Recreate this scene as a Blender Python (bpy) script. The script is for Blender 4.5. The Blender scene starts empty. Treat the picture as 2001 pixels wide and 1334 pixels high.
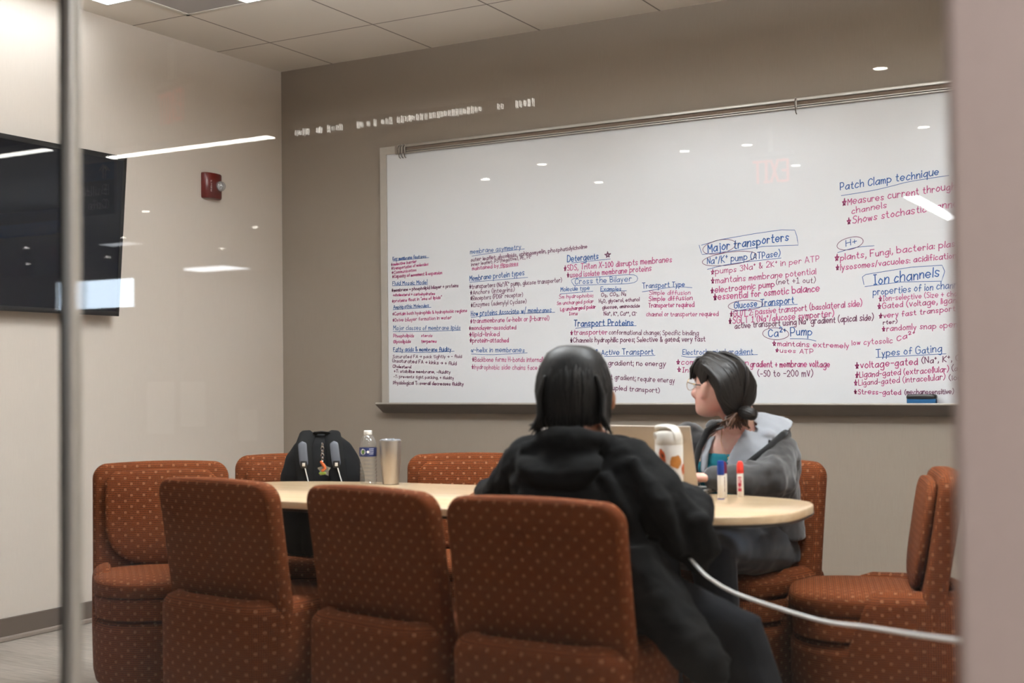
import bpy, bmesh, math, random
from mathutils import Vector, Matrix
import numpy as np

random.seed(7)
scn = bpy.context.scene
COL = scn.collection
PI = math.pi
V = Vector

# ------------------------------------------------------------------ camera
cam_d = bpy.data.cameras.new('camera')
cam = bpy.data.objects.new('camera', cam_d)
COL.objects.link(cam)
FWD = V((-0.52635, 0.84981, 0.02791)).normalized()
ROLL = -0.0098
_r = FWD.cross(V((0, 0, 1))).normalized()
_u = _r.cross(FWD)
RGT = _r * math.cos(ROLL) + _u * math.sin(ROLL)
UPV = _u * math.cos(ROLL) - _r * math.sin(ROLL)
cam.matrix_world = Matrix(((RGT.x, UPV.x, -FWD.x, 4.589), (RGT.y, UPV.y, -FWD.y, -6.056), (RGT.z, UPV.z, -FWD.z, 1.124), (0, 0, 0, 1)))
cam_d.sensor_width = 36
cam_d.lens = 2611.04 / 2001 * 36
cam_d.shift_x = 0.1008
cam_d.clip_start = 0.05
cam_d.dof.use_dof = True
cam_d.dof.focus_distance = 6.0
cam_d.dof.aperture_fstop = 2.5
scn.camera = cam

# ------------------------------------------------------------------ world, exposure
w = bpy.data.worlds.new('world')
scn.world = w
w.use_nodes = True
w.node_tree.nodes['Background'].inputs[0].default_value = (0.8, 0.9, 1, 1)
w.node_tree.nodes['Background'].inputs[1].default_value = 0.05
scn.view_settings.view_transform = 'Standard'
scn.view_settings.look = 'None'
scn.view_settings.exposure = 0.35
scn.view_settings.gamma = 1.0
scn.view_settings.use_curve_mapping = False
scn.cycles.use_denoising = True
scn.cycles.max_bounces = 8
scn.cycles.transparent_max_bounces = 16
scn.cycles.sample_clamp_indirect = 6
scn.cycles.caustics_reflective = False
scn.cycles.caustics_refractive = False

# lamp brightness (emission strength of each lamp's diffuser)
ROOM_L = 40.0
UP_L = 85.0
NEAR_L = 11.0
SLOT_L = 13.0
STRIP_L = 22.0
DOWN_L = 36.0
LOBBY_L = 10.0
WINDOW_L = 11.0

H = 2.877          # ceiling height
YG = -4.6          # glass front of the room
LH = 2.80          # lobby ceiling height
LY = -19.6         # far lobby wall


# ------------------------------------------------------------------ helpers
def lin(c):
    return tuple(((x / 12.92) if x <= 0.04045 else ((x + 0.055) / 1.055) ** 2.4) for x in c)


class MB:
    """collects shapes and builds them as one mesh object"""

    def __init__(self):
        self.v = []
        self.f = []
        self.m = []

    def add(self, vs, fs, mi=0):
        o = len(self.v)
        self.v += [tuple(p) for p in vs]
        self.f += [tuple(i + o for i in f) for f in fs]
        self.m += [mi] * len(fs)
        return self

    def bm(self, bm, mi=0):
        bm.verts.ensure_lookup_table()
        bm.verts.index_update()
        self.add([v.co[:] for v in bm.verts], [[v.index for v in f.verts] for f in bm.faces], mi)
        bm.free()
        return self

    def box(self, c, s, bev=0, seg=2, rot=None, mi=0):
        b = bmesh.new()
        bmesh.ops.create_cube(b, size=1)
        bmesh.ops.scale(b, vec=s, verts=b.verts)
        if bev:
            bmesh.ops.bevel(b, geom=b.edges[:], offset=bev, segments=seg, profile=0.5, affect='EDGES')
        M = Matrix.Translation(c) @ (rot.to_4x4() if rot is not None else Matrix())
        bmesh.ops.transform(b, matrix=M, verts=b.verts)
        return self.bm(b, mi)

    def bb(self, x0, x1, y0, y1, z0, z1, bev=0, mi=0):
        return self.box(((x0 + x1) / 2, (y0 + y1) / 2, (z0 + z1) / 2), (abs(x1 - x0), abs(y1 - y0), abs(z1 - z0)), bev, mi=mi)

    def rings(self, rs, cap=True, mi=0, closed=True):
        n = len(rs[0])
        vs = [p for r in rs for p in r]
        fs = []
        for k in range(len(rs) - 1):
            for i in range(n if closed else n - 1):
                j = (i + 1) % n
                fs.append((k * n + i, k * n + j, (k + 1) * n + j, (k + 1) * n + i))
        if cap:
            fs.append(tuple(range(n - 1, -1, -1)))
            fs.append(tuple((len(rs) - 1) * n + i for i in range(n)))
        return self.add(vs, fs, mi)

    def lathe(self, prof, c=(0, 0, 0), n=32, M=None, mi=0, cap=True):
        rs = []
        for r, z in prof:
            ring = [V((r * math.cos(2 * PI * i / n), r * math.sin(2 * PI * i / n), z)) for i in range(n)]
            rs.append([((M @ p) if M is not None else p) + V(c) for p in ring])
        return self.rings(rs, cap, mi)

    def tube(self, pts, r, n=10, flat=1.0, up=None, mi=0, round_ends=True):
        pts = [V(p) for p in pts]
        m = len(pts)
        rad = [r] * m if not hasattr(r, '__len__') else list(r)
        T = []
        for i in range(m):
            a = pts[max(i - 1, 0)]
            b = pts[min(i + 1, m - 1)]
            T.append((b - a).normalized())
        N = V(up) if up is not None else (V((0, 0, 1)) if abs(T[0].z) < 0.9 else V((1, 0, 0)))
        secs = []
        if round_ends:
            for q in (0.0, 0.45, 0.8):
                secs.append((pts[0] - T[0] * rad[0] * (1 - q) * 1.0, rad[0] * max(0.08, math.sqrt(1 - (1 - q) ** 2)), T[0]))
        for p, rr, t in zip(pts, rad, T):
            secs.append((p, rr, t))
        if round_ends:
            for q in (0.8, 0.45, 0.0):
                secs.append((pts[-1] + T[-1] * rad[-1] * (1 - q), rad[-1] * max(0.08, math.sqrt(1 - (1 - q) ** 2)), T[-1]))
        rs = []
        for p, rr, t in secs:
            N2 = (N - t * N.dot(t))
            if N2.length < 1e-5:
                N2 = t.orthogonal()
            N2.normalize()
            if up is None:
                N = N2
            B = t.cross(N2)
            rs.append([p + (B * math.cos(2 * PI * i / n) + N2 * flat * math.sin(2 * PI * i / n)) * rr for i in range(n)])
        return self.rings(rs, True, mi)

    def ell(self, c, r, rot=None, n=20, m=12, mi=0):
        rs = []
        for k in range(m + 1):
            a = PI * k / m
            s = max(math.sin(a), 0.02)
            ring = [V((r[0] * s * math.cos(2 * PI * i / n), r[1] * s * math.sin(2 * PI * i / n), -r[2] * math.cos(a))) for i in range(n)]
            rs.append([(rot @ p if rot is not None else p) + V(c) for p in ring])
        return self.rings(rs, True, mi)

    def sect(self, secs, n=28, p=2.3, mi=0):
        """loft of (centre, half-vector a, half-vector b) super-ellipses"""
        rs = []
        for c, a, b in secs:
            c, a, b = V(c), V(a), V(b)
            ring = []
            for i in range(n):
                t = 2 * PI * i / n
                cx, sy = math.cos(t), math.sin(t)
                ring.append(c + a * math.copysign(abs(cx) ** (2 / p), cx) + b * math.copysign(abs(sy) ** (2 / p), sy))
            rs.append(ring)
        return self.rings(rs, True, mi)

    def prism(self, outline, z0, z1, mi=0, M=None):
        n = len(outline)
        rs = [[V((x, y, z)) for x, y in outline] for z in (z0, z1)]
        if M is not None:
            rs = [[M @ p for p in r] for r in rs]
        return self.rings(rs, True, mi)

    def build(self, name, mat, parent=None, smooth=True, loc=None, uv=None, sharp=40):
        me = bpy.data.meshes.new(name)
        vs = self.v
        if loc is not None:
            vs = [(a - loc[0], b - loc[1], c - loc[2]) for a, b, c in vs]
        me.from_pydata(vs, [], self.f)
        for mt in (mat if isinstance(mat, (list, tuple)) else [mat]):
            me.materials.append(mt)
        me.polygons.foreach_set('material_index', self.m)
        b = bmesh.new()
        b.from_mesh(me)
        bmesh.ops.recalc_face_normals(b, faces=b.faces)
        b.to_mesh(me)
        b.free()
        if smooth:
            me.polygons.foreach_set('use_smooth', [True] * len(me.polygons))
            me.set_sharp_from_angle(angle=math.radians(sharp))
        if uv == 'box':
            boxuv(me)
        elif uv:
            uv(me)
        o = bpy.data.objects.new(name, me)
        COL.objects.link(o)
        if loc is not None:
            o.location = loc
        if parent is not None:
            o.parent = parent
        return o


def boxuv(me):
    l = me.uv_layers.new(name='uv').data
    for p in me.polygons:
        n = p.normal
        ax = max(range(3), key=lambda k: abs(n[k]))
        for li in p.loop_indices:
            c = me.vertices[me.loops[li].vertex_index].co
            l[li].uv = ((c.y, c.z), (c.x, c.z), (c.x, c.y))[ax]


def drumuv(me):
    l = me.uv_layers.new(name='uv').data
    for p in me.polygons:
        if abs(p.normal.z) > 0.8:
            for li in p.loop_indices:
                c = me.vertices[me.loops[li].vertex_index].co
                l[li].uv = (c.x, c.y)
            continue
        a0 = math.atan2(p.center.x, -p.center.y)
        for li in p.loop_indices:
            c = me.vertices[me.loops[li].vertex_index].co
            a = math.atan2(c.x, -c.y)
            if a - a0 > PI:
                a -= 2 * PI
            if a - a0 < -PI:
                a += 2 * PI
            l[li].uv = (a * 0.262, c.z)


def tag(o, label=None, cat=None, group=None, kind=None):
    if label:
        o['label'] = label
    if cat:
        o['category'] = cat
    if group:
        o['group'] = group
    if kind:
        o['kind'] = kind
    return o


def empty(name, loc=(0, 0, 0), rz=0):
    o = bpy.data.objects.new(name, None)
    o.empty_display_size = 0.1
    COL.objects.link(o)
    o.location = loc
    o.rotation_euler = (0, 0, rz)
    return o


def structure(name, mb, mat, uv=None, smooth=False):
    o = mb.build(name, mat, smooth=smooth, uv=uv)
    o['kind'] = 'structure'
    return o


def copy_tree(o, parent=None):
    c = o.copy()
    COL.objects.link(c)
    if parent is not None:
        c.parent = parent
    for ch in o.children:
        copy_tree(ch, c)
    return c


def sculpt(mb, name, mat, voxel, smooth=4, factor=0.5, parent=None, loc=(0, 0, 0), disp=None):
    """melt overlapping shapes into one continuous skin"""
    o = mb.build(name, mat, None, loc=loc)
    r = o.modifiers.new('r', 'REMESH')
    r.mode = 'VOXEL'
    r.voxel_size = voxel
    r.use_smooth_shade = True
    s = o.modifiers.new('s', 'SMOOTH')
    s.factor = factor
    s.iterations = smooth
    if disp:
        for size, strength in disp:
            tx = bpy.data.textures.new(name, 'CLOUDS')
            tx.noise_scale = size
            tx.noise_depth = 1
            d = o.modifiers.new('d', 'DISPLACE')
            d.texture = tx
            d.strength = strength
            d.mid_level = 0.5
            d.texture_coords = 'LOCAL'
    dg = bpy.context.evaluated_depsgraph_get()
    me = bpy.data.meshes.new_from_object(o.evaluated_get(dg))
    o.modifiers.clear()
    old = o.data
    o.data = me
    bpy.data.meshes.remove(old)
    me.polygons.foreach_set('use_smooth', [True] * len(me.polygons))
    if not me.materials:
        me.materials.append(mat)
    if parent is not None:
        o.parent = parent
    return o


# ------------------------------------------------------------------ materials
class NT:
    def __init__(self, name):
        self.mat = bpy.data.materials.new(name)
        self.mat.use_nodes = True
        self.t = self.mat.node_tree
        self.t.nodes.clear()
        self.out = self.t.nodes.new('ShaderNodeOutputMaterial')

    def n(self, typ, **kw):
        nd = self.t.nodes.new('ShaderNode' + typ)
        for k, v in kw.items():
            setattr(nd, k, v)
        return nd

    def link(self, a, b):
        self.t.links.new(a, b)

    def val(self, sock, v):
        if hasattr(v, 'is_output'):
            self.link(v, sock)
        else:
            sock.default_value = v

    def math(self, op, a, b=0.0, c=0.0):
        nd = self.n('Math', operation=op)
        self.val(nd.inputs[0], a)
        self.val(nd.inputs[1], b)
        if op in ('COMPARE', 'MULTIPLY_ADD'):
            self.val(nd.inputs[2], c)
        return nd.outputs[0]

    def mix(self, f, a, b):
        nd = self.n('Mix', data_type='RGBA')
        self.val(nd.inputs[0], f)
        self.val(nd.inputs[6], a if hasattr(a, 'is_output') else (*lin(a), 1))
        self.val(nd.inputs[7], b if hasattr(b, 'is_output') else (*lin(b), 1))
        return nd.outputs[2]

    def coord(self, kind='Object', scale=(1, 1, 1), rot=(0, 0, 0)):
        tc = self.n('TexCoord')
        mp = self.n('Mapping')
        mp.inputs['Scale'].default_value = scale
        mp.inputs['Rotation'].default_value = rot
        self.link(tc.outputs[kind], mp.inputs[0])
        return mp.outputs[0]

    def noise(self, vec, scale, detail=3, rough=0.5):
        nd = self.n('TexNoise')
        nd.inputs['Scale'].default_value = scale
        nd.inputs['Detail'].default_value = detail
        nd.inputs['Roughness'].default_value = rough
        self.link(vec, nd.inputs['Vector'])
        return nd.outputs[0]

    def ramp(self, f, a, b):
        nd = self.n('MapRange')
        self.val(nd.inputs[0], f)
        nd.inputs[1].default_value = a
        nd.inputs[2].default_value = b
        return nd.outputs[0]

    def bsdf(self, color, rough=0.6, bump=None, bstr=0.2, bdist=0.002, **kw):
        p = self.n('BsdfPrincipled')
        if hasattr(color, 'is_output'):
            self.link(color, p.inputs['Base Color'])
        else:
            p.inputs['Base Color'].default_value = (*lin(color), 1)
        self.val(p.inputs['Roughness'], rough)
        for k, v in kw.items():
            self.val(p.inputs[k.replace('_', ' ')], v)
        if bump is not None:
            b = self.n('Bump')
            b.inputs['Strength'].default_value = bstr
            b.inputs['Distance'].default_value = bdist
            self.link(bump, b.inputs['Height'])
            self.link(b.outputs[0], p.inputs['Normal'])
        self.link(p.outputs[0], self.out.inputs[0])
        return self.mat


def plain(name, c, rough=0.5, var=0.06, scale=8, **kw):
    """one colour with a little natural mottling"""
    t = NT(name)
    nz = t.noise(t.coord(), scale, 3)
    a = tuple(max(0, x - var) for x in c)
    b = tuple(min(1, x + var) for x in c)
    return t.bsdf(t.mix(nz, a, b), rough, **kw)


def emit(name, c, s):
    t = NT(name)
    e = t.n('Emission')
    e.inputs[0].default_value = (*lin(c), 1)
    e.inputs[1].default_value = s
    t.link(e.outputs[0], t.out.inputs[0])
    return t.mat


def clear(name, tint=(0.97, 0.98, 0.98), base=0.045, rough=0.0, haze=0.0, hazec=(0.8, 0.8, 0.8)):
    """thin clear sheet: sees through, reflects more at grazing angles"""
    t = NT(name)
    lw = t.n('LayerWeight')
    lw.inputs[0].default_value = 0.5
    f5 = t.math('POWER', lw.outputs['Facing'], 5.0)
    fac = t.math('MULTIPLY_ADD', f5, 1 - base, base)
    tr = t.n('BsdfTransparent')
    tr.inputs[0].default_value = (*tint, 1)
    gl = t.n('BsdfGlossy')
    gl.inputs['Roughness'].default_value = rough
    mx = t.n('MixShader')
    t.link(fac, mx.inputs[0])
    last = tr.outputs[0]
    if haze:
        d = t.n('BsdfDiffuse')
        d.inputs[0].default_value = (*lin(hazec), 1)
        m2 = t.n('MixShader')
        m2.inputs[0].default_value = haze
        t.link(tr.outputs[0], m2.inputs[1])
        t.link(d.outputs[0], m2.inputs[2])
        last = m2.outputs[0]
    t.link(last, mx.inputs[1])
    t.link(gl.outputs[0], mx.inputs[2])
    t.link(mx.outputs[0], t.out.inputs[0])
    return t.mat


def wallpaper(name, c, var=0.035, stretch=(60, 60, 3), bstr=0.12):
    """vinyl wall covering with a fine vertical grain"""
    t = NT(name)
    g = t.noise(t.coord(scale=stretch), 4, 4, 0.6)
    f = t.noise(t.coord(), 220, 2)
    m = t.math('MULTIPLY_ADD', f, 0.35, t.math('MULTIPLY', g, 0.65))
    return t.bsdf(t.mix(m, tuple(x - var for x in c), tuple(x + var for x in c)), 0.62, bump=m, bstr=bstr, bdist=0.001)


def fabric_mat():
    t = NT('rust_upholstery')
    uv = t.coord('UV')
    sp = t.n('SeparateXYZ')
    t.link(uv, sp.inputs[0])
    u, v = sp.outputs[0], sp.outputs[1]
    PX, PY = 0.0445, 0.0205
    row = t.math('FLOOR', t.math('DIVIDE', v, PY))
    odd = t.math('MULTIPLY', t.math('MODULO', t.math('ABSOLUTE', row), 2.0), 0.5)
    lx = t.math('ABSOLUTE', t.math('MULTIPLY', t.math('SUBTRACT', t.math('FRACT', t.math('ADD', t.math('DIVIDE', u, PX), odd)), 0.5), PX))
    ly = t.math('ABSOLUTE', t.math('MULTIPLY', t.math('SUBTRACT', t.math('FRACT', t.math('DIVIDE', v, PY)), 0.5), PY))
    m = t.math('MAXIMUM', lx, ly)
    ring = t.math('MULTIPLY', t.math('LESS_THAN', m, 0.0040), t.math('GREATER_THAN', m, 0.0016))
    core = t.math('LESS_THAN', m, 0.0016)
    gu = t.math('LESS_THAN', t.math('FRACT', t.math('DIVIDE', u, 0.0056)), 0.3)
    gv = t.math('LESS_THAN', t.math('FRACT', t.math('DIVIDE', v, 0.0068)), 0.42)
    grid = t.math('MAXIMUM', gu, t.math('MULTIPLY', gv, 0.85))
    nz = t.noise(t.coord('UV'), 60, 3)
    base = t.mix(nz, (0.46, 0.235, 0.105), (0.53, 0.275, 0.13))
    c = t.mix(t.math('MULTIPLY', grid, 0.9), base, (0.15, 0.065, 0.035))
    c = t.mix(core, c, (0.44, 0.22, 0.105))
    c = t.mix(t.math('MULTIPLY', ring, 0.55), c, (0.65, 0.49, 0.37))
    hgt = t.math('ADD', t.math('MULTIPLY', grid, -1.0), t.math('MULTIPLY', nz, 0.6))
    return t.bsdf(c, 0.8, bump=hgt, bstr=0.3, bdist=0.0006, Specular_IOR_Level=0.08)


def knit(name, c, var=0.03, scale=300, rough=0.9, sheen=0.3, fold=0.0):
    t = NT(name)
    nz = t.noise(t.coord(), scale, 2)
    big = t.noise(t.coord(), 9, 3)
    m = t.math('MULTIPLY_ADD', big, 0.5, t.math('MULTIPLY', nz, 0.5))
    h = t.math('MULTIPLY_ADD', big, fold, t.math('MULTIPLY', nz, 0.06))
    return t.bsdf(t.mix(m, tuple(max(0, x - var) for x in c), tuple(x + var for x in c)), rough, bump=h, bstr=0.5, bdist=0.01, Sheen_Weight=sheen, Specular_IOR_Level=0.2)


def skin_mat(name, c, blush):
    t = NT(name)
    n1 = t.noise(t.coord(), 14, 3)
    n2 = t.noise(t.coord(), 160, 2)
    col = t.mix(t.ramp(n1, 0.4, 0.72), c, blush)
    return t.bsdf(col, 0.48, bump=n2, bstr=0.08, bdist=0.001, Subsurface_Weight=0.12, Subsurface_Scale=0.01)


def hair_mat(name, c, c2, rough=0.34):
    t = NT(name)
    nz = t.noise(t.coord(scale=(1, 1, 0.12)), 150, 3)
    return t.bsdf(t.mix(nz, c, c2), rough, bump=nz, bstr=0.55, bdist=0.002, Specular_IOR_Level=0.3)


def wood_mat(name, a, b, rough, scale=(1.2, 9, 9), ns=6, **kw):
    t = NT(name)
    v = t.coord(scale=scale)
    n1 = t.noise(v, ns, 5, 0.6)
    return t.bsdf(t.mix(t.ramp(n1, 0.3, 0.75), a, b), rough, **kw)


def floor_mat():
    """grey-brown wood plank vinyl"""
    t = NT('plank_floor')
    v = t.coord(rot=(0, 0, math.radians(0)))
    br = t.n('TexBrick')
    br.offset = 0.37
    br.inputs['Scale'].default_value = 1
    br.inputs['Brick Width'].default_value = 1.2
    br.inputs['Row Height'].default_value = 0.18
    br.inputs['Mortar Size'].default_value = 0.0012
    br.inputs['Color1'].default_value = (*lin((0.58, 0.54, 0.50)), 1)
    br.inputs['Color2'].default_value = (*lin((0.72, 0.68, 0.64)), 1)
    br.inputs['Mortar'].default_value = (*lin((0.38, 0.34, 0.31)), 1)
    t.link(v, br.inputs['Vector'])
    g = t.noise(t.coord(scale=(3, 42, 1)), 2.5, 6, 0.65)
    c = t.mix(t.ramp(g, 0.36, 0.66), (0.50, 0.46, 0.42), (0.79, 0.75, 0.70))
    mx = t.n('Mix', data_type='RGBA')
    mx.inputs[0].default_value = 0.55
    t.link(br.outputs[0], mx.inputs[6])
    t.link(c, mx.inputs[7])
    return t.bsdf(mx.outputs[2], 0.42, bump=g, bstr=0.15, bdist=0.001)


def ceiling_mat(x0, y0, step):
    """lay-in ceiling tiles with the grid between them"""
    t = NT('ceiling_tiles')
    sp = t.n('SeparateXYZ')
    t.link(t.coord(), sp.inputs[0])

    def line(s, o):
        f = t.math('FRACT', t.math('DIVIDE', t.math('SUBTRACT', s, o - 0.5 * step + 100 * step * 0), step))
        d = t.math('MULTIPLY', t.math('ABSOLUTE', t.math('SUBTRACT', f, 0.5)), step)
        return t.math('LESS_THAN', d, 0.006), t.math('LESS_THAN', d, 0.0022)
    ax, bx = line(sp.outputs[0], x0)
    ay, by = line(sp.outputs[1], y0)
    wide = t.math('MAXIMUM', ax, ay)
    gap = t.math('MAXIMUM', bx, by)
    nz = t.noise(t.coord(), 260, 3)
    c = t.mix(nz, (0.86, 0.825, 0.78), (0.92, 0.885, 0.84))
    c = t.mix(wide, c, (0.74, 0.70, 0.66))
    c = t.mix(gap, c, (0.36, 0.33, 0.30))
    h = t.math('SUBTRACT', t.math('MULTIPLY', nz, 0.2), wide)
    return t.bsdf(c, 0.9, bump=h, bstr=0.4, bdist=0.004)


M = {}
M['wall_beige'] = wallpaper('beige_wall_covering', (0.835, 0.79, 0.74))
M['wall_taupe'] = wallpaper('taupe_wall_covering', (0.555, 0.505, 0.455), 0.04)
M['drywall'] = plain('mauve_grey_paint', (0.70, 0.62, 0.585), 0.7, 0.012, 90)
M['lobby_wall'] = plain('lobby_paint', (0.72, 0.69, 0.66), 0.7, 0.02, 2)
M['lobby_ceiling'] = plain('lobby_ceiling_paint', (0.74, 0.72, 0.70), 0.8, 0.02, 3)
M['floor'] = floor_mat()
M['ceiling'] = ceiling_mat(0.3547, -0.5621, 0.64)
M['base'] = plain('rubber_base', (0.36, 0.315, 0.28), 0.5, 0.02, 20)
M['base_lip'] = plain('base_lip', (0.56, 0.51, 0.47), 0.5, 0.02, 20)
M['alu'] = plain('satin_aluminium', (0.74, 0.72, 0.69), 0.34, 0.02, 30, Metallic=0.75)
M['alu_flat'] = plain('pale_frame', (0.72, 0.69, 0.65), 0.45, 0.02, 30, Metallic=0.3)
M['alu_dark'] = plain('dark_channel', (0.36, 0.33, 0.30), 0.6, 0.02, 30)  # plain dark grey-brown finish for rail channel, tray and hooks
M['cork'] = plain('tack_strip', (0.42, 0.36, 0.31), 0.9, 0.05, 200)
M['steel'] = plain('brushed_steel', (0.74, 0.71, 0.675), 0.42, 0.015, 30, Metallic=1.0)
M['chrome'] = plain('chrome', (0.85, 0.85, 0.86), 0.12, 0.02, 30, Metallic=1.0)
M['gold'] = plain('gold_wire', (0.86, 0.70, 0.42), 0.25, 0.03, 30, Metallic=1.0)
M['black'] = plain('black_plastic', (0.055, 0.055, 0.06), 0.4, 0.015, 40)
M['rubber'] = plain('dark_rubber', (0.10, 0.11, 0.12), 0.6, 0.02, 40)
M['screen'] = plain('dark_screen', (0.018, 0.028, 0.06), 0.12, 0.006, 3, Specular_IOR_Level=0.25)
M['board'] = plain('whiteboard_enamel', (0.90, 0.90, 0.905), 0.27, 0.006, 6)
M['fabric'] = fabric_mat()
M['maple'] = wood_mat('maple_laminate', (0.775, 0.66, 0.52), (0.845, 0.74, 0.60), 0.2, (0.6, 7, 7), 5)
M['edge'] = plain('dark_edge_band', (0.10, 0.085, 0.075), 0.4, 0.02, 40)
M['ink_blue'] = plain('blue_ink', (0.03, 0.31, 0.58), 0.5, 0.04, 60)
M['ink_magenta'] = plain('magenta_ink', (0.70, 0.19, 0.46), 0.5, 0.05, 60)
M['ink_purple'] = plain('purple_ink', (0.38, 0.09, 0.28), 0.5, 0.05, 60)
M['white_plastic'] = plain('white_plastic', (0.90, 0.89, 0.87), 0.35, 0.01, 40)
M['white_paper'] = plain('white_print', (0.93, 0.93, 0.92), 0.6, 0.01, 40)
M['cream'] = plain('cream_plastic', (0.86, 0.84, 0.80), 0.4, 0.01, 40)
M['glass'] = clear('pane_glass')
M['lens'] = clear('lens', (0.98, 0.98, 0.98), 0.06)
M['pet'] = clear('clear_bottle', (0.93, 0.93, 0.92), 0.10, 0.05, 0.10, (0.9, 0.9, 0.88))
M['acrylic'] = clear('clear_acrylic', (0.9, 0.92, 0.88), 0.12, 0.05, 0.12, (0.95, 0.95, 0.9))

# ------------------------------------------------------------------ single-stroke handwriting
GLYPH = {k: v.split() for k, v in (x.split('|') for x in '''a|794a1806245578 7a74
b|0e04 083a78764405
c|693a18062465
d|7e74 794a1806245578
e|0777693a08063465
f|5d3e2c24 0959
g|794a1806245578 7a725011
h|0e04 073a6964
i|0a04 0c0d
j|3a3210 3c3d
k|0e04 5a070764
l|0e04
m|072a4944 476a8984 0a04
n|0a04 073a6964
o|3a1806346668593a
p|0a00 083a78764405
q|794a1806245578 7a70
r|0a04 072a59
s|693a192756553405
t|2d2554 0a4a
u|0a06245567 6a64
v|0a34346a
w|0a24244a4a64648a
x|0a64 6a04
y|0a34 6a10
z|0a6a6a040464
A|044e4e84 2767
B|0e04 0e4e6c4909 0959764404
C|8c5e1c09155486
D|0e04 0e5d8a764404
E|7e0e0e040474 0959
F|7e0e0e04 0959
G|8c5e1c0915548689 8959
H|0e04 7e74 0979
I|2e24 0e4e 0444
K|0e04 7e090974
L|0e040464
M|040e0e48488e8e84
N|040e0e74747e
O|4e1c09154476897c4e
P|0e04 0e5e7b5808
R|0e04 0e5e7b5808 3874
S|7d4e1c2a59775405
T|4e44 0e8e
U|0e0634667e
V|0e44447e
X|0e74 7e04
Y|0e4949 7e4944
0|3e0b0734676b3e
1|1c3e34 0464
2|0b2e6c69040474
3|0d4e6c3a3a774405
5|6e1e1e0a0a4a664405
(|3f0b0733
)|0f3b3703
+|3b35 0868
-|0858
/|035f
,|151302
:|0809 0405
;|0a0b 060402
=|0969 0767
&|740c2e3c063478
"|0e0c 2e2c
*|4e4e24248a8a0a0a64644e
>|0888 5b888855
%|8a55340618395574
$|010c2e4c3a3a583405
.|0405'''.split('\n'))}


def stroke_points(code):
    pts = [(int(code[i], 16), int(code[i + 1], 16) - 4) for i in range(0, len(code) - 1, 2)]
    if len(pts) < 3:
        return pts
    runs, cur = [], [pts[0]]                    # a doubled point is a sharp corner
    for p in pts[1:]:
        if p == cur[-1]:
            runs.append(cur)
            cur = [p]
        else:
            cur.append(p)
    runs.append(cur)
    out = []
    for r in runs:
        if len(r) < 3:
            out += r
            continue
        for i in range(len(r) - 1):
            p0, p1, p2, p3 = r[max(i - 1, 0)], r[i], r[i + 1], r[min(i + 2, len(r) - 1)]
            for s in (0, 0.34, 0.67):
                out.append(tuple(0.5 * (2 * b + (c - a) * s + (2 * a - 5 * b + 4 * c - d) * s * s + (3 * b - a - 3 * c + d) * s ** 3) for a, b, c, d in zip(p0, p1, p2, p3)))
        out.append(r[-1])
    return out


def text_strokes(s, x0, z0, x1, z1, h, rnd, jitter=1.0):
    """strokes of a handwritten line between two baseline points, cap height h"""
    items, pen, mode = [], 0.0, 0
    for ch in s:
        if ch in '^_':
            mode = 1 if ch == '^' else -1
            continue
        if ch == ' ':
            pen += 5.5
            continue
        st = [stroke_points(c) for c in GLYPH[ch]]
        wd = max(p[0] for q in st for p in q)
        sc = 0.62 if mode else 1.0
        dy = {0: 0, 1: 5.5, -1: -2.0}[mode]
        lean = rnd.uniform(-0.06, 0.12) * jitter
        j = rnd.uniform(-0.5, 0.5) * jitter
        g = sc * (1 + rnd.uniform(-0.1, 0.1) * jitter)
        for q in st:
            items.append([(pen + (x + lean * y) * g, y * g + dy + j) for x, y in q])
        pen += wd * g + 3.1
        mode = 0
    pen -= 3.1
    dx, dz = x1 - x0, z1 - z0
    kx = 1.0 / pen
    return [[(x0 + dx * x * kx, z0 + dz * x * kx + y * h / 10) for x, y in q] for q in items]


def ribbon(mb, pts, wd, to3, mi=0):
    """flat pen line of width wd through 2-D points; to3 maps (u, v) to 3-D"""
    n = len(pts)
    if n < 2:
        return
    L, R = [], []
    for i in range(n):
        a, b = pts[max(i - 1, 0)], pts[min(i + 1, n - 1)]
        d = V((b[0] - a[0], b[1] - a[1]))
        if d.length < 1e-7:
            d = V((1, 0))
        d.normalize()
        e = d * (wd * 0.45 if i == n - 1 else (-wd * 0.45 if i == 0 else 0))
        nx, ny = -d.y * wd / 2, d.x * wd / 2
        L.append(to3(pts[i][0] + nx + e.x, pts[i][1] + ny + e.y))
        R.append(to3(pts[i][0] - nx + e.x, pts[i][1] - ny + e.y))
    vs = L + R
    mb.add(vs, [(i, i + 1, n + i + 1, n + i) for i in range(n - 1)], mi)


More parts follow.
